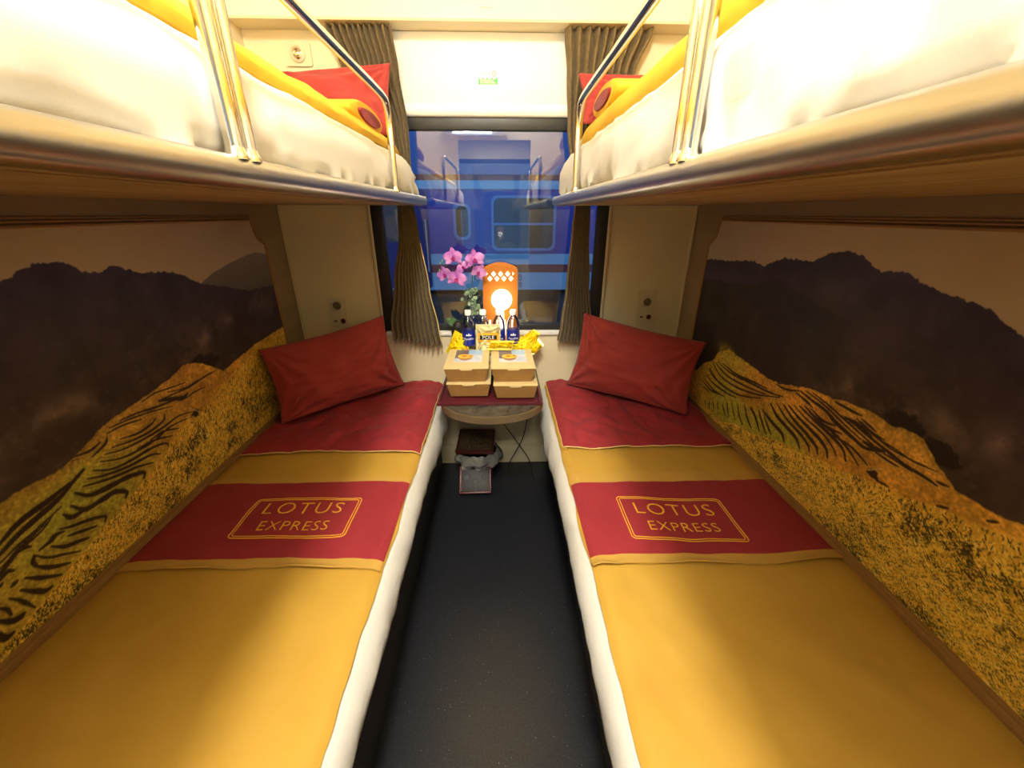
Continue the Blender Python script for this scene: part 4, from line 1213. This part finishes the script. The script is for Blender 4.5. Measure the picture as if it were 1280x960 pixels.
# kraft boxes
def kraft_box(label, cx, y0, z0, rot=0, printed=True):
    bw, bd, tw, td, h = .166, .225, .196, .265, .066
    t = thing('kraft_box', label, 'box', (cx, y0 + td / 2, z0), 'kraft food boxes on the tray')
    cyb = y0 + td / 2
    R = Matrix.Rotation(math.radians(rot), 4, 'Z')
    def tp(x, y, z):
        v = R @ Vector((x, y, 0)); return (cx + v.x, cyb + v.y, z0 + z)
    def frus(nm, w0, d0, w1, d1, za, zb_, m, bev=0):
        bm = bmesh.new()
        a = [bm.verts.new(tp(x * w0 / 2, y * d0 / 2, za)) for x, y in ((-1, -1), (1, -1), (1, 1), (-1, 1))]
        b = [bm.verts.new(tp(x * w1 / 2, y * d1 / 2, zb_)) for x, y in ((-1, -1), (1, -1), (1, 1), (-1, 1))]
        for k in range(4): bm.faces.new((a[k], a[(k + 1) % 4], b[(k + 1) % 4], b[k]))
        bm.faces.new(a[::-1]); bm.faces.new(b)
        if bev: bmesh.ops.bevel(bm, geom=bm.edges[:], offset=bev, segments=2, affect='EDGES')
        return finish(nm, bm, m, auto=40)
    put(frus('box_body', bw, bd, tw - .004, td - .004, 0, h, M['kraft'], .0012), t)
    lid = frus('lid', tw, td, tw, td, h, h + .0035, M['kraftlid_lit'], .0008); put(lid, t)
    # front tuck flap of the lid
    bm = bmesh.new()
    yf = -td / 2
    a = [tp(-.030, yf, h + .002), tp(.030, yf, h + .002), tp(.022, yf + .0005, h - .006), tp(-.022, yf + .0005, h - .006)]
    vs = [bm.verts.new(p) for p in a] + [bm.verts.new((p[0], p[1] - .0012, p[2])) for p in a]
    for f_ in ((0, 1, 2, 3), (7, 6, 5, 4), (0, 4, 5, 1), (1, 5, 6, 2), (2, 6, 7, 3), (3, 7, 4, 0)): bm.faces.new([vs[k] for k in f_])
    put(finish('tuck_flap', bm, M['kraftlid_lit']), t)
    if printed:
        z = h + .0036
        def flat(nm, x0, x1, y0_, y1_, dz, m, th=.0006):
            bm = bmesh.new()
            c_ = [tp(x0, y0_, z + dz), tp(x1, y0_, z + dz), tp(x1, y1_, z + dz), tp(x0, y1_, z + dz)]
            vs = [bm.verts.new(p) for p in c_] + [bm.verts.new((p[0], p[1], p[2] + th)) for p in c_]
            for f_ in ((3, 2, 1, 0), (4, 5, 6, 7), (0, 1, 5, 4), (1, 2, 6, 5), (2, 3, 7, 6), (3, 0, 4, 7)): bm.faces.new([vs[k] for k in f_])
            return finish(nm, bm, m)
        pc = flat('picture_label', -.062, .066, -.050, .122, 0, MP['pale']); put(pc, lid)
        put(flat('picture_sky', -.010, .064, .050, .120, .0006, MP['sky']), pc)
        put(flat('picture_shade', -.061, .000, .000, .120, .0007, MP['mauve']), pc)
        def disc(nm, cx_, cy_, rx, ry, dz, m, n=28, a0=0, a1=360):
            bm = bmesh.new()
            pts = [(cx_ + rx * math.cos(math.radians(a0 + (a1 - a0) * k / n)), cy_ + ry * math.sin(math.radians(a0 + (a1 - a0) * k / n))) for k in range(n + (0 if a1 - a0 >= 360 else 1))]
            lo = [bm.verts.new(tp(x, y, z + dz)) for x, y in pts]; hi = [bm.verts.new(tp(x, y, z + dz + .0005)) for x, y in pts]
            bm.faces.new(lo[::-1]); bm.faces.new(hi)
            for k in range(len(lo)): bm.faces.new((lo[k], lo[(k + 1) % len(lo)], hi[(k + 1) % len(lo)], hi[k]))
            return finish(nm, bm, m)
        put(disc('picture_bowl', -.012, .020, .034, .052, .0013, MP['bowl'], a0=180, a1=360), pc)
        put(disc('picture_soup', -.012, .024, .036, .030, .0018, MP['soup']), pc)
        put(disc('picture_garnish', -.018, .026, .012, .012, .0024, MP['garnish'], 12), pc)
        put(disc('picture_garnish', .010, .028, .006, .010, .0024, MP['garnish'], 12), pc)
    return t
MP = {
    'pale': mat('pale_printed_card', (206, 212, 226), .25, rgb2=(226, 230, 236), noise_scale=40),
    'sky': mat('light_blue_print', (176, 208, 240), .25),
    'mauve': mat('mauve_print', (118, 104, 122), .3, rgb2=(96, 84, 100), noise_scale=70),
    'bowl': mat('brown_bowl_print', (178, 120, 84), .35),
    'soup': mat('yellow_soup_print', (246, 200, 70), .3),
    'garnish': mat('orange_garnish_print', (226, 120, 36), .35),
}
kraft_box('kraft box at the bottom left of the stack on the maroon tray', -.103, 1.618, .6170, .0)
kraft_box('kraft box at the bottom right of the stack, nearest the aisle', .106, 1.596, .6170, -.5)
kraft_box('kraft box on the top left of the stack with a printed bowl picture', -.112, 1.622, .6880, .4)
kraft_box('kraft box on the top right of the stack with a printed bowl picture', .094, 1.618, .6880, 1.0)

# ------------------------------------------------------------------ bottles
def bottle(label, cx, cy, z0, rz=0.0):
    t = thing('water_bottle', label, 'bottle', (cx, cy, z0), 'water bottles on the table')
    r = .0315
    body = [(.0, .001), (.024, 0), (.029, .003), (r, .010), (r, .045), (r - .0015, .050), (r, .055), (r, .130), (r - .001, .150), (.0285, .165), (.023, .180), (.0165, .192), (.0130, .198), (.0130, .206), (0, .206)]
    put(lathe('bottle_body', body, (cx, cy, z0), M['bottle'], 28), t)
    put(lathe('label_band', [(r + .0004, .052), (r + .0010, .0525), (r + .0010, .127), (r + .0004, .1275)], (cx, cy, z0), M['bluelabel'], 28), t)
    put(lathe('cap', [(0, .200), (.0150, .200), (.0156, .202), (.0156, .221), (.0142, .2235), (0, .2235)], (cx, cy, z0), M['cap'], 24), t)
    def wrap(zc):
        def g(x, y, z):
            a = x / (r + .002) + rz
            return (cx + (r + .0016 + z) * math.sin(a), cy - (r + .0016 + z) * math.cos(a), zc + y)
        return g
    put(text_mesh('bottle_lettering', 'Aquafina', .015, M['cap'], wrap(z0 + .088), .0003), t)
    # white peaks on the label
    bm = bmesh.new()
    for x0, w_, h_ in ((-.010, .012, .010), (.000, .016, .014), (.010, .010, .008)):
        g = wrap(z0 + .103)
        pts = [g(x0 - w_ / 2, 0, 0), g(x0 + w_ / 2, 0, 0), g(x0 + w_ * .1, h_, 0)]
        q = [g(x0 - w_ / 2, 0, .0005), g(x0 + w_ / 2, 0, .0005), g(x0 + w_ * .1, h_, .0005)]
        vs = [bm.verts.new(p) for p in pts + q]
        bm.faces.new(vs[:3]); bm.faces.new(vs[3:])
        for k in range(3): bm.faces.new((vs[k], vs[(k + 1) % 3], vs[3 + (k + 1) % 3], vs[3 + k]))
    put(finish('printed_peaks', bm, M['cap']), t)
    return t
ZB = .7225
bottle('leftmost water bottle, standing in front of the dark plant pot', -.118, 1.921, ZB, .1)
bottle('water bottle behind the cream snack packet, second from the left', -.046, 1.926, ZB, 0)
bottle('water bottle right in front of the glowing globe, third from the left', .032, 1.922, ZB, -.1)
bottle('rightmost water bottle, in front of the lantern edge', .103, 1.924, ZB, .0)

# ------------------------------------------------------------------ snack packets
pk, fpk = pillow('snack_packet', None, (-.082, 1.886, .728), (.042, 1.886, .728), (.040, 1.886, .878), (-.080, 1.886, .878), (0, -1, .1), .016, mat('cream_foil_packet', (226, 214, 156), .4, spec=.6), 3, sag=.01, mound=4)
sp = thing('snack_packet', 'cream snack packet with a black name strip standing between the bottles', 'snack packet', (-.02, 1.886, .728))
pk.name = 'pouch'; put(pk, sp)
put(box('name_strip', (-.060, 1.8685, .812), (.022, 1.8720, .834), M['black'], .001), sp)
put(box('yellow_patch', (-.068, 1.8705, .800), (.030, 1.8742, .846), mat('amber_print', (232, 170, 30), .4), .001), sp)
put(text_mesh('packet_lettering', 'POLE', .024, M['cap'], lambda x, y, z: (-.019 + x, 1.8680 - z, .823 + y), .0004, spacing=1.05), sp)
put(box('crimp', (-.080, 1.8835, .870), (.040, 1.8885, .884), mat('cream_crimp', (214, 204, 150), .5), .001), sp)

def snack(label, BL, BR, TR, TL, nrm, seed):
    o, f = pillow('snack_bag', None, BL, BR, TR, TL, nrm, .034, M['snack'], seed, sag=.02, mound=3)
    t = thing('snack_bag', label, 'snack bag', tuple(Vector(BL)), 'yellow snack bags')
    o.name = 'foil_pouch'; put(o, t)
    A, B = Vector(TL), Vector(TR); C_, D = Vector(BL), Vector(BR)
    for p, q_, d in ((A, B, (A - C_).normalized()), (C_, D, (C_ - A).normalized())):
        bm = bmesh.new(); n = 16
        n_ = Vector(nrm).normalized()
        va = []
        for k in range(n + 1):
            c0 = p.lerp(q_, k / n); e = .010 + (.0025 if k % 2 else 0)
            va.append([bm.verts.new(c0 - d * .006 + n_ * .001), bm.verts.new(c0 + d * e + n_ * .001), bm.verts.new(c0 + d * e - n_ * .001), bm.verts.new(c0 - d * .006 - n_ * .001)])
        for k in range(n):
            for j in range(4): bm.faces.new((va[k][j], va[k][(j + 1) % 4], va[k + 1][(j + 1) % 4], va[k + 1][j]))
        bm.faces.new(va[0]); bm.faces.new(va[-1][::-1])
        put(finish('crimped_end', bm, M['snack']), t)
    return t
snack('yellow snack bag leaning at the left of the boxes, with orange specks', (-.235, 1.935, .735), (-.105, 1.890, .735), (-.135, 1.915, .805), (-.190, 1.930, .835), (.15, -1, .55), 2.0)
snack('yellow snack bag lying behind the boxes at the right, pointing up to the right', (.060, 1.900, .760), (.175, 1.890, .742), (.235, 1.940, .812), (.200, 1.950, .835), (.0, -1, .8), 4.0)
snack('yellow snack bag drooping over the right rear corner of the boxes', (.120, 1.925, .735), (.215, 1.905, .727), (.252, 1.925, .755), (.215, 1.955, .800), (.2, -1, .7), 6.0)
# small dark piece lettered strip lying flat between packet and bag
snack('yellow snack bag lying flat in front of the right-hand bottles', (-.020, 1.860, .772), (.100, 1.858, .772), (.105, 1.868, .796), (-.010, 1.868, .796), (0, -1, .6), 8.0)

# ------------------------------------------------------------------ lantern
lt = thing('table_lantern', 'orange wooden table lantern with cut-out diamonds and a glowing round globe', 'lantern', (.042, 1.985, ZB))
LX0, LX1, LZ0, LZT = -.043, .127, ZB + .0005, 1.130
def arch(x0, x1, z0, zt, rise, n=16):
    pts = [(x0, z0), (x1, z0), (x1, zt)]
    pts += [(x1 + (x0 - x1) * k / n, zt + rise * math.sin(math.pi * k / n)) for k in range(1, n)]
    pts += [(x0, zt)]
    return pts
GX, GZ, GR = .048, .985, .051
def front_panel():
    from mathutils.geometry import tessellate_polygon
    outer = [Vector((x, z, 0)) for x, z in arch(LX0, LX1, LZ0, LZT, .020)]
    holes = []
    holes.append([Vector((GX + GR * math.cos(a), GZ + GR * math.sin(a), 0)) for a in [-2 * math.pi * k / 36 for k in range(36)]])
    def dia(cx, cz, w, h): return [Vector((cx - w, cz, 0)), Vector((cx, cz + h, 0)), Vector((cx + w, cz, 0)), Vector((cx, cz - h, 0))]
    for k in range(3): holes.append(dia(.010 + k * .034, 1.108, .0135, .0150))
    for k in range(4): holes.append(dia(-.008 + k * .034, 1.086, .0135, .0150))
    for x in (-.022, .106): holes.append([Vector((x - .005, 1.099, 0)), Vector((x - .005, 1.119, 0)), Vector((x + .006, 1.109, 0))])
    for k in range(8): 
        x = -.030 + k * .0185
        holes.append([Vector((x - .005, .800, 0)), Vector((x - .005, .872 + .012 * (k % 2), 0)), Vector((x + .005, .872 + .012 * (k % 2), 0)), Vector((x + .005, .800, 0))])
    loops = [outer] + holes
    flat = [v for l in loops for v in l]
    tris = tessellate_polygon(loops)
    bm = bmesh.new()
    y0, y1 = 1.978, 1.984
    A = [bm.verts.new((v.x, y0, v.y)) for v in flat]; B = [bm.verts.new((v.x, y1, v.y)) for v in flat]
    for t_ in tris:
        try:
            bm.faces.new([A[i] for i in t_]); bm.faces.new([B[i] for i in t_][::-1])
        except ValueError: pass
    o = 0
    for l in loops:
        n = len(l)
        for k in range(n):
            bm.faces.new((A[o + k], A[o + (k + 1) % n], B[o + (k + 1) % n], B[o + k]))
        o += n
    return finish('carved_front', bm, M['orange'])
put(front_panel(), lt)
put(prism_xz('back_panel', arch(LX0 + .004, LX1 - .004, LZ0, LZT + .006, .024), 2.0105, 2.0145, M['orange']), lt)
bm = bmesh.new()
for x0, x1 in ((LX0, LX0 + .005), (LX1 - .005, LX1)):
    bx(bm, (x0, 1.984, LZ0), (x1, 2.0105, LZT))
put(finish('side_panel', bm, M['orange']), lt)
put(prism_xz('paper_screen', arch(LX0 + .008, LX1 - .008, LZ0, LZT - .004, .016), 1.987, 1.988, M['paper']), lt)
o = lathe('globe', [(0, -GR)] + [(GR * .99 * math.cos(a), GR * .99 * math.sin(a)) for a in [math.radians(-80 + 10 * k) for k in range(17)]] + [(0, GR)], (GX, 1.972, GZ), M['globe'], 32)
put(o, lt)
put(tube('globe_stand', [(GX, 1.966, LZ0), (GX, 1.966, GZ - GR + .004)], .010, M['globe'], 12), lt)
pl = bpy.data.lights.new('lantern_light', 'POINT'); pl.energy = .35; pl.color = (1, .86, .62); pl.shadow_soft_size = .05
plo = bpy.data.objects.new('lantern_light', pl); plo.location = (GX, 1.90, GZ); COL.objects.link(plo)

# ------------------------------------------------------------------ orchid and greenery
orc = thing('potted_orchid', 'artificial pink orchid in a dark pot at the left of the lantern', 'orchid', (-.135, 1.99, ZB))
put(lathe('pot', [(0, 0), (.026, 0), (.029, .02), (.032, .075), (.034, .120), (.036, .126), (.036, .132), (.032, .132), (.030, .120), (0, .118)], (-.176, 1.978, ZB), M['pot'], 24), orc)
put(lathe('pot_mound', [(.029, .0), (.027, .018), (.020, .030), (.010, .036), (0, .037)], (-.174, 1.978, ZB + .122), M['dark'], 16), orc)
st_p = [(-.165, 1.978, .85), (-.110, 1.965, .95), (-.094, 1.950, 1.05), (-.090, 1.935, 1.14), (-.104, 1.922, 1.195), (-.145, 1.914, 1.200), (-.190, 1.910, 1.165), (-.222, 1.908, 1.145)]
put(tube('flower_stem', smoothpath(st_p, 8), .0022, M['stem'], 6), orc)
put(tube('flower_stem', smoothpath([(-.092, 1.94, 1.12), (-.083, 1.925, 1.165), (-.070, 1.915, 1.19)], 6), .0018, M['stem'], 6), orc)
def petal(bm, c, d, side, nrm, ln, wd, cup=.25):
    c, d, side, nrm = map(Vector, (c, d, side, nrm))
    n, m_ = 8, 6
    for sg in (1,):
        G = []
        for i in range(n + 1):
            t = i / n; w = wd * (math.sin(math.pi * min(1, t * .92 + .06)) ** .75)
            row = []
            for j in range(m_ + 1):
                q = j / m_ * 2 - 1
                row.append(bm.verts.new(c + d * ln * t + side * w * q * .5 + nrm * (ln * cup * (t * t * .6 - .35 * q * q * w / wd))))
            G.append(row)
        for i in range(n):
            for j in range(m_):
                bm.faces.new((G[i][j], G[i + 1][j], G[i + 1][j + 1], G[i][j + 1]))
def flower(c, nrm, roll, sz):
    nrm = Vector(nrm).normalized(); upv = Vector((0, 0, 1)); sx = upv.cross(nrm).normalized(); uy = nrm.cross(sx)
    def dr(a): return sx * math.cos(a) + uy * math.sin(a)
    bm = bmesh.new()
    for a, l_, w_ in ((90, 1.0, .62), (215, 1.0, .60), (325, 1.0, .60), (10, 1.02, 1.0), (170, 1.02, 1.0)):
        A = math.radians(a) + roll
        d = dr(A); sd_ = dr(A + math.pi / 2)
        petal(bm, Vector(c) + nrm * (.002 if w_ > .9 else 0), d, sd_, nrm, sz * l_ * .5, sz * w_ * .52, .22)
    me_o = finish('petals', bm, M['petal'], smooth=True)
    md = me_o.modifiers.new('thickness', 'SOLIDIFY'); md.thickness = .0008
    put(me_o, orc)
    bm = bmesh.new()
    for a, l_ in ((270, .22), (240, .16), (300, .16)):
        A = math.radians(a) + roll
        petal(bm, Vector(c) + nrm * .004, dr(A), dr(A + math.pi / 2), nrm, sz * l_, sz * .14, .9)
    lathe_bm(bm, [(0, -.004), (.0035, -.003), (.0045, 0), (.0035, .003), (0, .005)], Vector(c) + nrm * .006, 10)
    lo = finish('petal_lip', bm, M['lip'], smooth=True)
    md = lo.modifiers.new('thickness', 'SOLIDIFY'); md.thickness = .0008
    put(lo, me_o)
flower((-.172, 1.904, 1.193), (-.1, -1, .05), .1, .088)
flower((-.215, 1.902, 1.118), (-.5, -1, .0), .3, .078)
flower((-.160, 1.900, 1.100), (.1, -1, -.1), -.2, .092)
flower((-.074, 1.905, 1.185), (.2, -1, .1), .15, .090)
flower((-.058, 1.903, 1.128), (.5, -1, -.3), -.5, .080)
flower((-.132, 1.912, 1.150), (.3, -1, .2), .6, .060)
bm = bmesh.new()
rnd = random.Random(5)
for (cx, cy, cz) in ((-.232, 1.905, 1.165), (-.236, 1.905, 1.135), (-.222, 1.907, 1.175)):
    lathe_bm(bm, [(0, -.007), (.004, -.004), (.005, 0), (.003, .005), (0, .008)], (cx, cy, cz), 8)
put(finish('flower_bud', bm, M['paleleaf'], smooth=True), orc)
# eucalyptus-like sprigs round the stem
bm = bmesh.new()
for k in range(46):
    t = rnd.random()
    c = Vector((-.098 + rnd.uniform(-.040, .034), 1.952 + rnd.uniform(-.018, .014), .915 + t * .125))
    a = rnd.uniform(0, 6.28); d = Vector((math.cos(a), rnd.uniform(-.7, .2), .3 + rnd.uniform(0, .8))).normalized()
    sd_ = d.cross(Vector((rnd.uniform(-.4, .4), -1, .2))).normalized(); nn = sd_.cross(d)
    petal(bm, c, d, sd_, nn, rnd.uniform(.014, .024), rnd.uniform(.012, .019), .15)
lv = finish('sprig_leaves', bm, M['paleleaf'], smooth=True); put(lv, orc)
bm = bmesh.new()
for k in range(6):
    a = rnd.uniform(-.5, .5)
    c = Vector((-.166, 1.972, .86)); e = Vector((-.100 + rnd.uniform(-.05, .04), 1.945 + rnd.uniform(-.01, .01), .98 + rnd.uniform(0, .05)))
    tube_bm(bm, smoothpath([c, (c + e) / 2 + Vector((a * .02, 0, .01)), e], 5), .0012, 5)
put(finish('sprig_stem', bm, M['stem'], smooth=True), orc)
bm = bmesh.new()
for (a, l_, w_) in ((200, .075, .04), (170, .06, .036), (35, .06, .03), (120, .06, .03)):
    d = Vector((math.cos(math.radians(a)) * .8, -.12, .45)).normalized(); sd_ = d.cross(Vector((0, -1, .5))).normalized()
    petal(bm, (-.168, 1.975, .855), d, sd_, sd_.cross(d), l_, w_, .25)
put(finish('broad_leaf', bm, M['leaf'], smooth=True), orc)

# ------------------------------------------------------------------ under the table
bn = thing('waste_bin', 'small waste bin lined with a white plastic bag under the table', 'waste bin', (-.105, 1.885, 0))
put(lathe('bin_body', [(0, .002), (.085, 0), (.088, .004), (.108, .165), (.112, .172), (.108, .172), (.104, .165), (.084, .010), (0, .010)], (-.100, 1.893, 0), M['base'], 32), bn)
def bagf(u, v):
    a = u * 2 * math.pi
    r = .100 + .014 * math.sin(v * math.pi) + (.010 * nz(math.cos(a) * 2, math.sin(a) * 2, v * 3, 1.6, 3) + .006 * math.sin(a * 9 + 2 * v)) * (.4 + v)
    rx = 1.18 if math.cos(a) > 0 else 1.02
    z = .192 - .080 * v + .018 * nz(math.cos(a) * 2, math.sin(a) * 2, 7, 1.5, 2) + (.004 * math.sin(a * 11) if v > .9 else 0)
    return (-.100 + r * math.cos(a) * rx, 1.889 + min(r * math.sin(a), .118), z)
put(sheet('plastic_liner', bagf, 96, 12, M['bag'], .0015, closed_u=True), bn)

def weave_mat():
    m = mat('patterned_box_lid', (150, 120, 74), .6)
    nt = m.node_tree; b = nt.nodes['Principled BSDF']
    tc = nt.nodes.new('ShaderNodeTexCoord')
    v = nt.nodes.new('ShaderNodeTexVoronoi'); v.inputs['Scale'].default_value = 85; v.feature = 'DISTANCE_TO_EDGE'
    nt.links.new(tc.outputs['Object'], v.inputs['Vector'])
    rp = nt.nodes.new('ShaderNodeValToRGB')
    rp.color_ramp.elements[0].position = .08; rp.color_ramp.elements[0].color = (*lin((58, 44, 26)), 1)
    rp.color_ramp.elements[1].position = .3; rp.color_ramp.elements[1].color = (*lin((112, 94, 62)), 1)
    nt.links.new(v.outputs['Distance'], rp.inputs[0]); nt.links.new(rp.outputs[0], b.inputs['Base Color'])
    return m
MW = weave_mat()
MW_SHADED = MW.copy(); MW_SHADED.name = 'shade_toned_lid'  # darker lid copy with the table's shade put into its colour
for _n in MW_SHADED.node_tree.nodes:
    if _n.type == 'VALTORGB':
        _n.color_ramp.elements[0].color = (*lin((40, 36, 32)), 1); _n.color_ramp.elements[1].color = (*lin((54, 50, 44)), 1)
def flatbox(label, c, w, d, h, tilt, rz):
    t = thing('patterned_box', label, 'box', c)
    R = Matrix.Rotation(math.radians(rz), 4, 'Z') @ Matrix.Rotation(math.radians(tilt), 4, 'X')
    def tr_(bm):
        for v in bm.verts: v.co = R @ v.co + Vector(c)
    bm = bmesh.new()
    bx(bm, (-w / 2, -d / 2, 0), (w / 2, d / 2, h * .8), .003)
    for lo, hi in (((-w / 2, -d / 2, h * .78), (w / 2, -d / 2 + .010, h * 1.08)), ((-w / 2, d / 2 - .010, h * .78), (w / 2, d / 2, h * 1.08)), ((-w / 2, -d / 2 + .01, h * .78), (-w / 2 + .010, d / 2 - .01, h * 1.08)), ((w / 2 - .010, -d / 2 + .01, h * .78), (w / 2, d / 2 - .01, h * 1.08))):
        bx(bm, lo, hi, .002)
    tr_(bm); put(finish('red_shell', bm, M['tinrim'], auto=40), t)
    bm = bmesh.new(); bx(bm, (-w / 2 + .011, -d / 2 + .011, h * .7), (w / 2 - .011, d / 2 - .011, h), .002)
    for k in range(3):
        lathe_bm(bm, [(.020 - k * .004, 0), (.018 - k * .004, .002), (0, .002)], ((-.045 + k * .045), .01 * (-1) ** k, h), 12)
    tr_(bm); put(finish('patterned_lid', bm, MW, auto=40), t)
    return t
flatbox('patterned tan box with a dark red rim lying on top of the lined bin', (-.100, 1.900, .208), .200, .190, .026, 7, -2)
MW = MW_SHADED
flatbox('patterned box with a dark red rim and a lid toned with shade leaning on the front of the bin', (-.102, 1.772, .058), .168, .145, .022, 46, 1)

def cable(label, pts, plug):
    t = thing('charging_cable', label, 'cable', tuple(pts[0]), 'charging cables under the table')
    put(tube('cord', smoothpath(pts, 8), .0026, M['cord'], 8), t)
    bm = bmesh.new(); x, y, z = plug
    bx(bm, (x - .009, y - .007, z - .022), (x + .009, y + .007, z + .022), .004)
    put(finish('plug', bm, M['cord'], auto=40), t)
cable('thin black cable crossing to the lower right under the table', [(.012, 1.99, .42), (.014, 1.99, .345), (.040, 1.98, .305), (.100, 1.975, .215), (.165, 1.975, .11), (.205, 1.975, .035), (.215, 1.93, .005), (.22, 1.85, .004)], (.012, 1.99, .365))
cable('thin black cable with a long plug crossing to the lower left under the table', [(.190, 1.985, .50), (.190, 1.985, .40), (.186, 1.985, .32), (.165, 1.98, .20), (.125, 1.975, .11), (.085, 1.975, .03), (.078, 1.94, .005), (.07, 1.86, .004)], (.190, 1.985, .375))

# ------------------------------------------------------------------ outside: the train on the next track
TY = 6.0
tn = thing('passenger_train', 'blue passenger carriage with light blue and maroon stripes seen through the window', 'train', (0, TY, -1.0))
def tbox(nm, x0, x1, z0, z1, m, dy=0.0, th=.03, parent=None, bev=0):
    o = box(nm, (x0, TY - dy - .001, z0), (x1, TY - dy + th, z1), m, bev); put(o, parent or tn); return o
o = box('carriage_body', (-9, TY + .012, .33), (9, TY + 2.8, 2.55), M['trainblue'], .02); put(o, tn)
tbox('lower_stripe', -9, 9, .33, .579, M['trainlight'])
tbox('maroon_stripe', -9, 9, .581, .690, M['trainred'], .004)
tbox('light_stripe', -9, 9, .692, .838, M['trainlight'])
tbox('upper_light_stripe', -9, 9, 1.676, 1.782, M['trainlight'])
tbox('upper_maroon_stripe', -9, 9, 1.784, 1.850, M['trainred'], .004)
tbox('upper_panel', -9, 9, 1.852, 2.50, M['trainupper'])
bm = bmesh.new()
n = 14
a = []; 
for k in range(n + 1):
    an = math.pi * k / n
    a.append((TY + 1.4 - 1.4 * math.cos(an), 2.54 + .42 * math.sin(an)))
A = [bm.verts.new((-9, y, z)) for y, z in a]; B = [bm.verts.new((9, y, z)) for y, z in a]
for k in range(n): bm.faces.new((A[k], A[k + 1], B[k + 1], B[k]))
bm.faces.new((A[0], B[0], B[-1], A[-1])); bm.faces.new(A); bm.faces.new(B[::-1])
put(finish('roof', bm, M['under'], auto=40), tn)
def twin(x0, x1, z0, z1, split=True):
    f_ = ring_xz('window_frame', x0, x1, z0, z1, .035, TY - .03, TY + .01, M['trainframe'], .09)
    put(f_, tn)
    g = prism_xz('pane', rrect(x0 + .03, x1 - .03, z0 + .03, z1 - .03, .07), TY - .012, TY + .010, M['trainglass']); put(g, f_)
    if split:
        zz = z0 + (z1 - z0) * .50
        put(box('sash_bar', (x0 + .03, TY - .022, zz - .018), (x1 - .03, TY - .011, zz + .010), M['trainframe']), f_)
for x0 in (-4.6, -3.0, -.075, 1.50, 3.1, 4.7):
    twin(x0, x0 + .90, .882, 1.600)
# small lavatory window and the door beside it
twin(-.60, -.36, 1.03, 1.50, False)
dr = prism_xz('carriage_door', rrect(-1.75, -.95, .36, 1.66, .05), TY - .012, TY + .01, mat('navy_train_door', (16, 34, 110), .35)); put(dr, tn)
put(prism_xz('door_pane', rrect(-1.55, -1.15, 1.0, 1.55, .06), TY - .02, TY - .010, M['trainglass']), dr)
bm = bmesh.new()
for x in (-.98, -1.72): tube_bm(bm, [(x, TY - .05, .6), (x, TY - .05, 1.3)], .012, 8)
put(finish('door_grab_rail', bm, M['steel'], auto=50), dr)
def digits(s_, x, z, size):
    put(text_mesh('carriage_number', s_, size, M['digit'], lambda a_, b_, c_: (x + a_, TY - .004 - c_, z + b_), .002, align='CENTER'), tn)
digits('0', .33, .50, .13)
digits('8', .335, .40, .11)
digits('C', -.30, .50, .12)
# running gear
bm = bmesh.new()
bx(bm, (-9, TY + .25, -.15), (9, TY + 2.6, .33))
for x0 in (-5.2, -3.3, -1.4, .9, 3.0, 5.0):
    bx(bm, (x0, TY + .08, -.35), (x0 + 1.3, TY + .5, .25), .03)
put(finish('undercarriage', bm, M['under']), tn)
for x in (-4.5, -2.4, 2.3, 4.4):
    w_ = lathe('wheel', [(0, -.05), (.42, -.05), (.42, .03), (.46, .05), (.46, .07), (.10, .09), (.09, .12), (0, .12)], (x, TY + .55, -.55), M['under'], 32, 'Y'); put(w_, tn)
gb = struct(box('ground', (-14, L + .5, -1.35), (14, 14, -1.05), M['ballast']))
for y in (TY + .72, TY + 2.15):
    rl = box('rail', (-12, y - .04, -1.06), (12, y + .04, -.965), M['under']); tag(rl, 'steel rail under the %s side of the blue carriage' % ('near' if y < 7.5 else 'far'), 'rail')
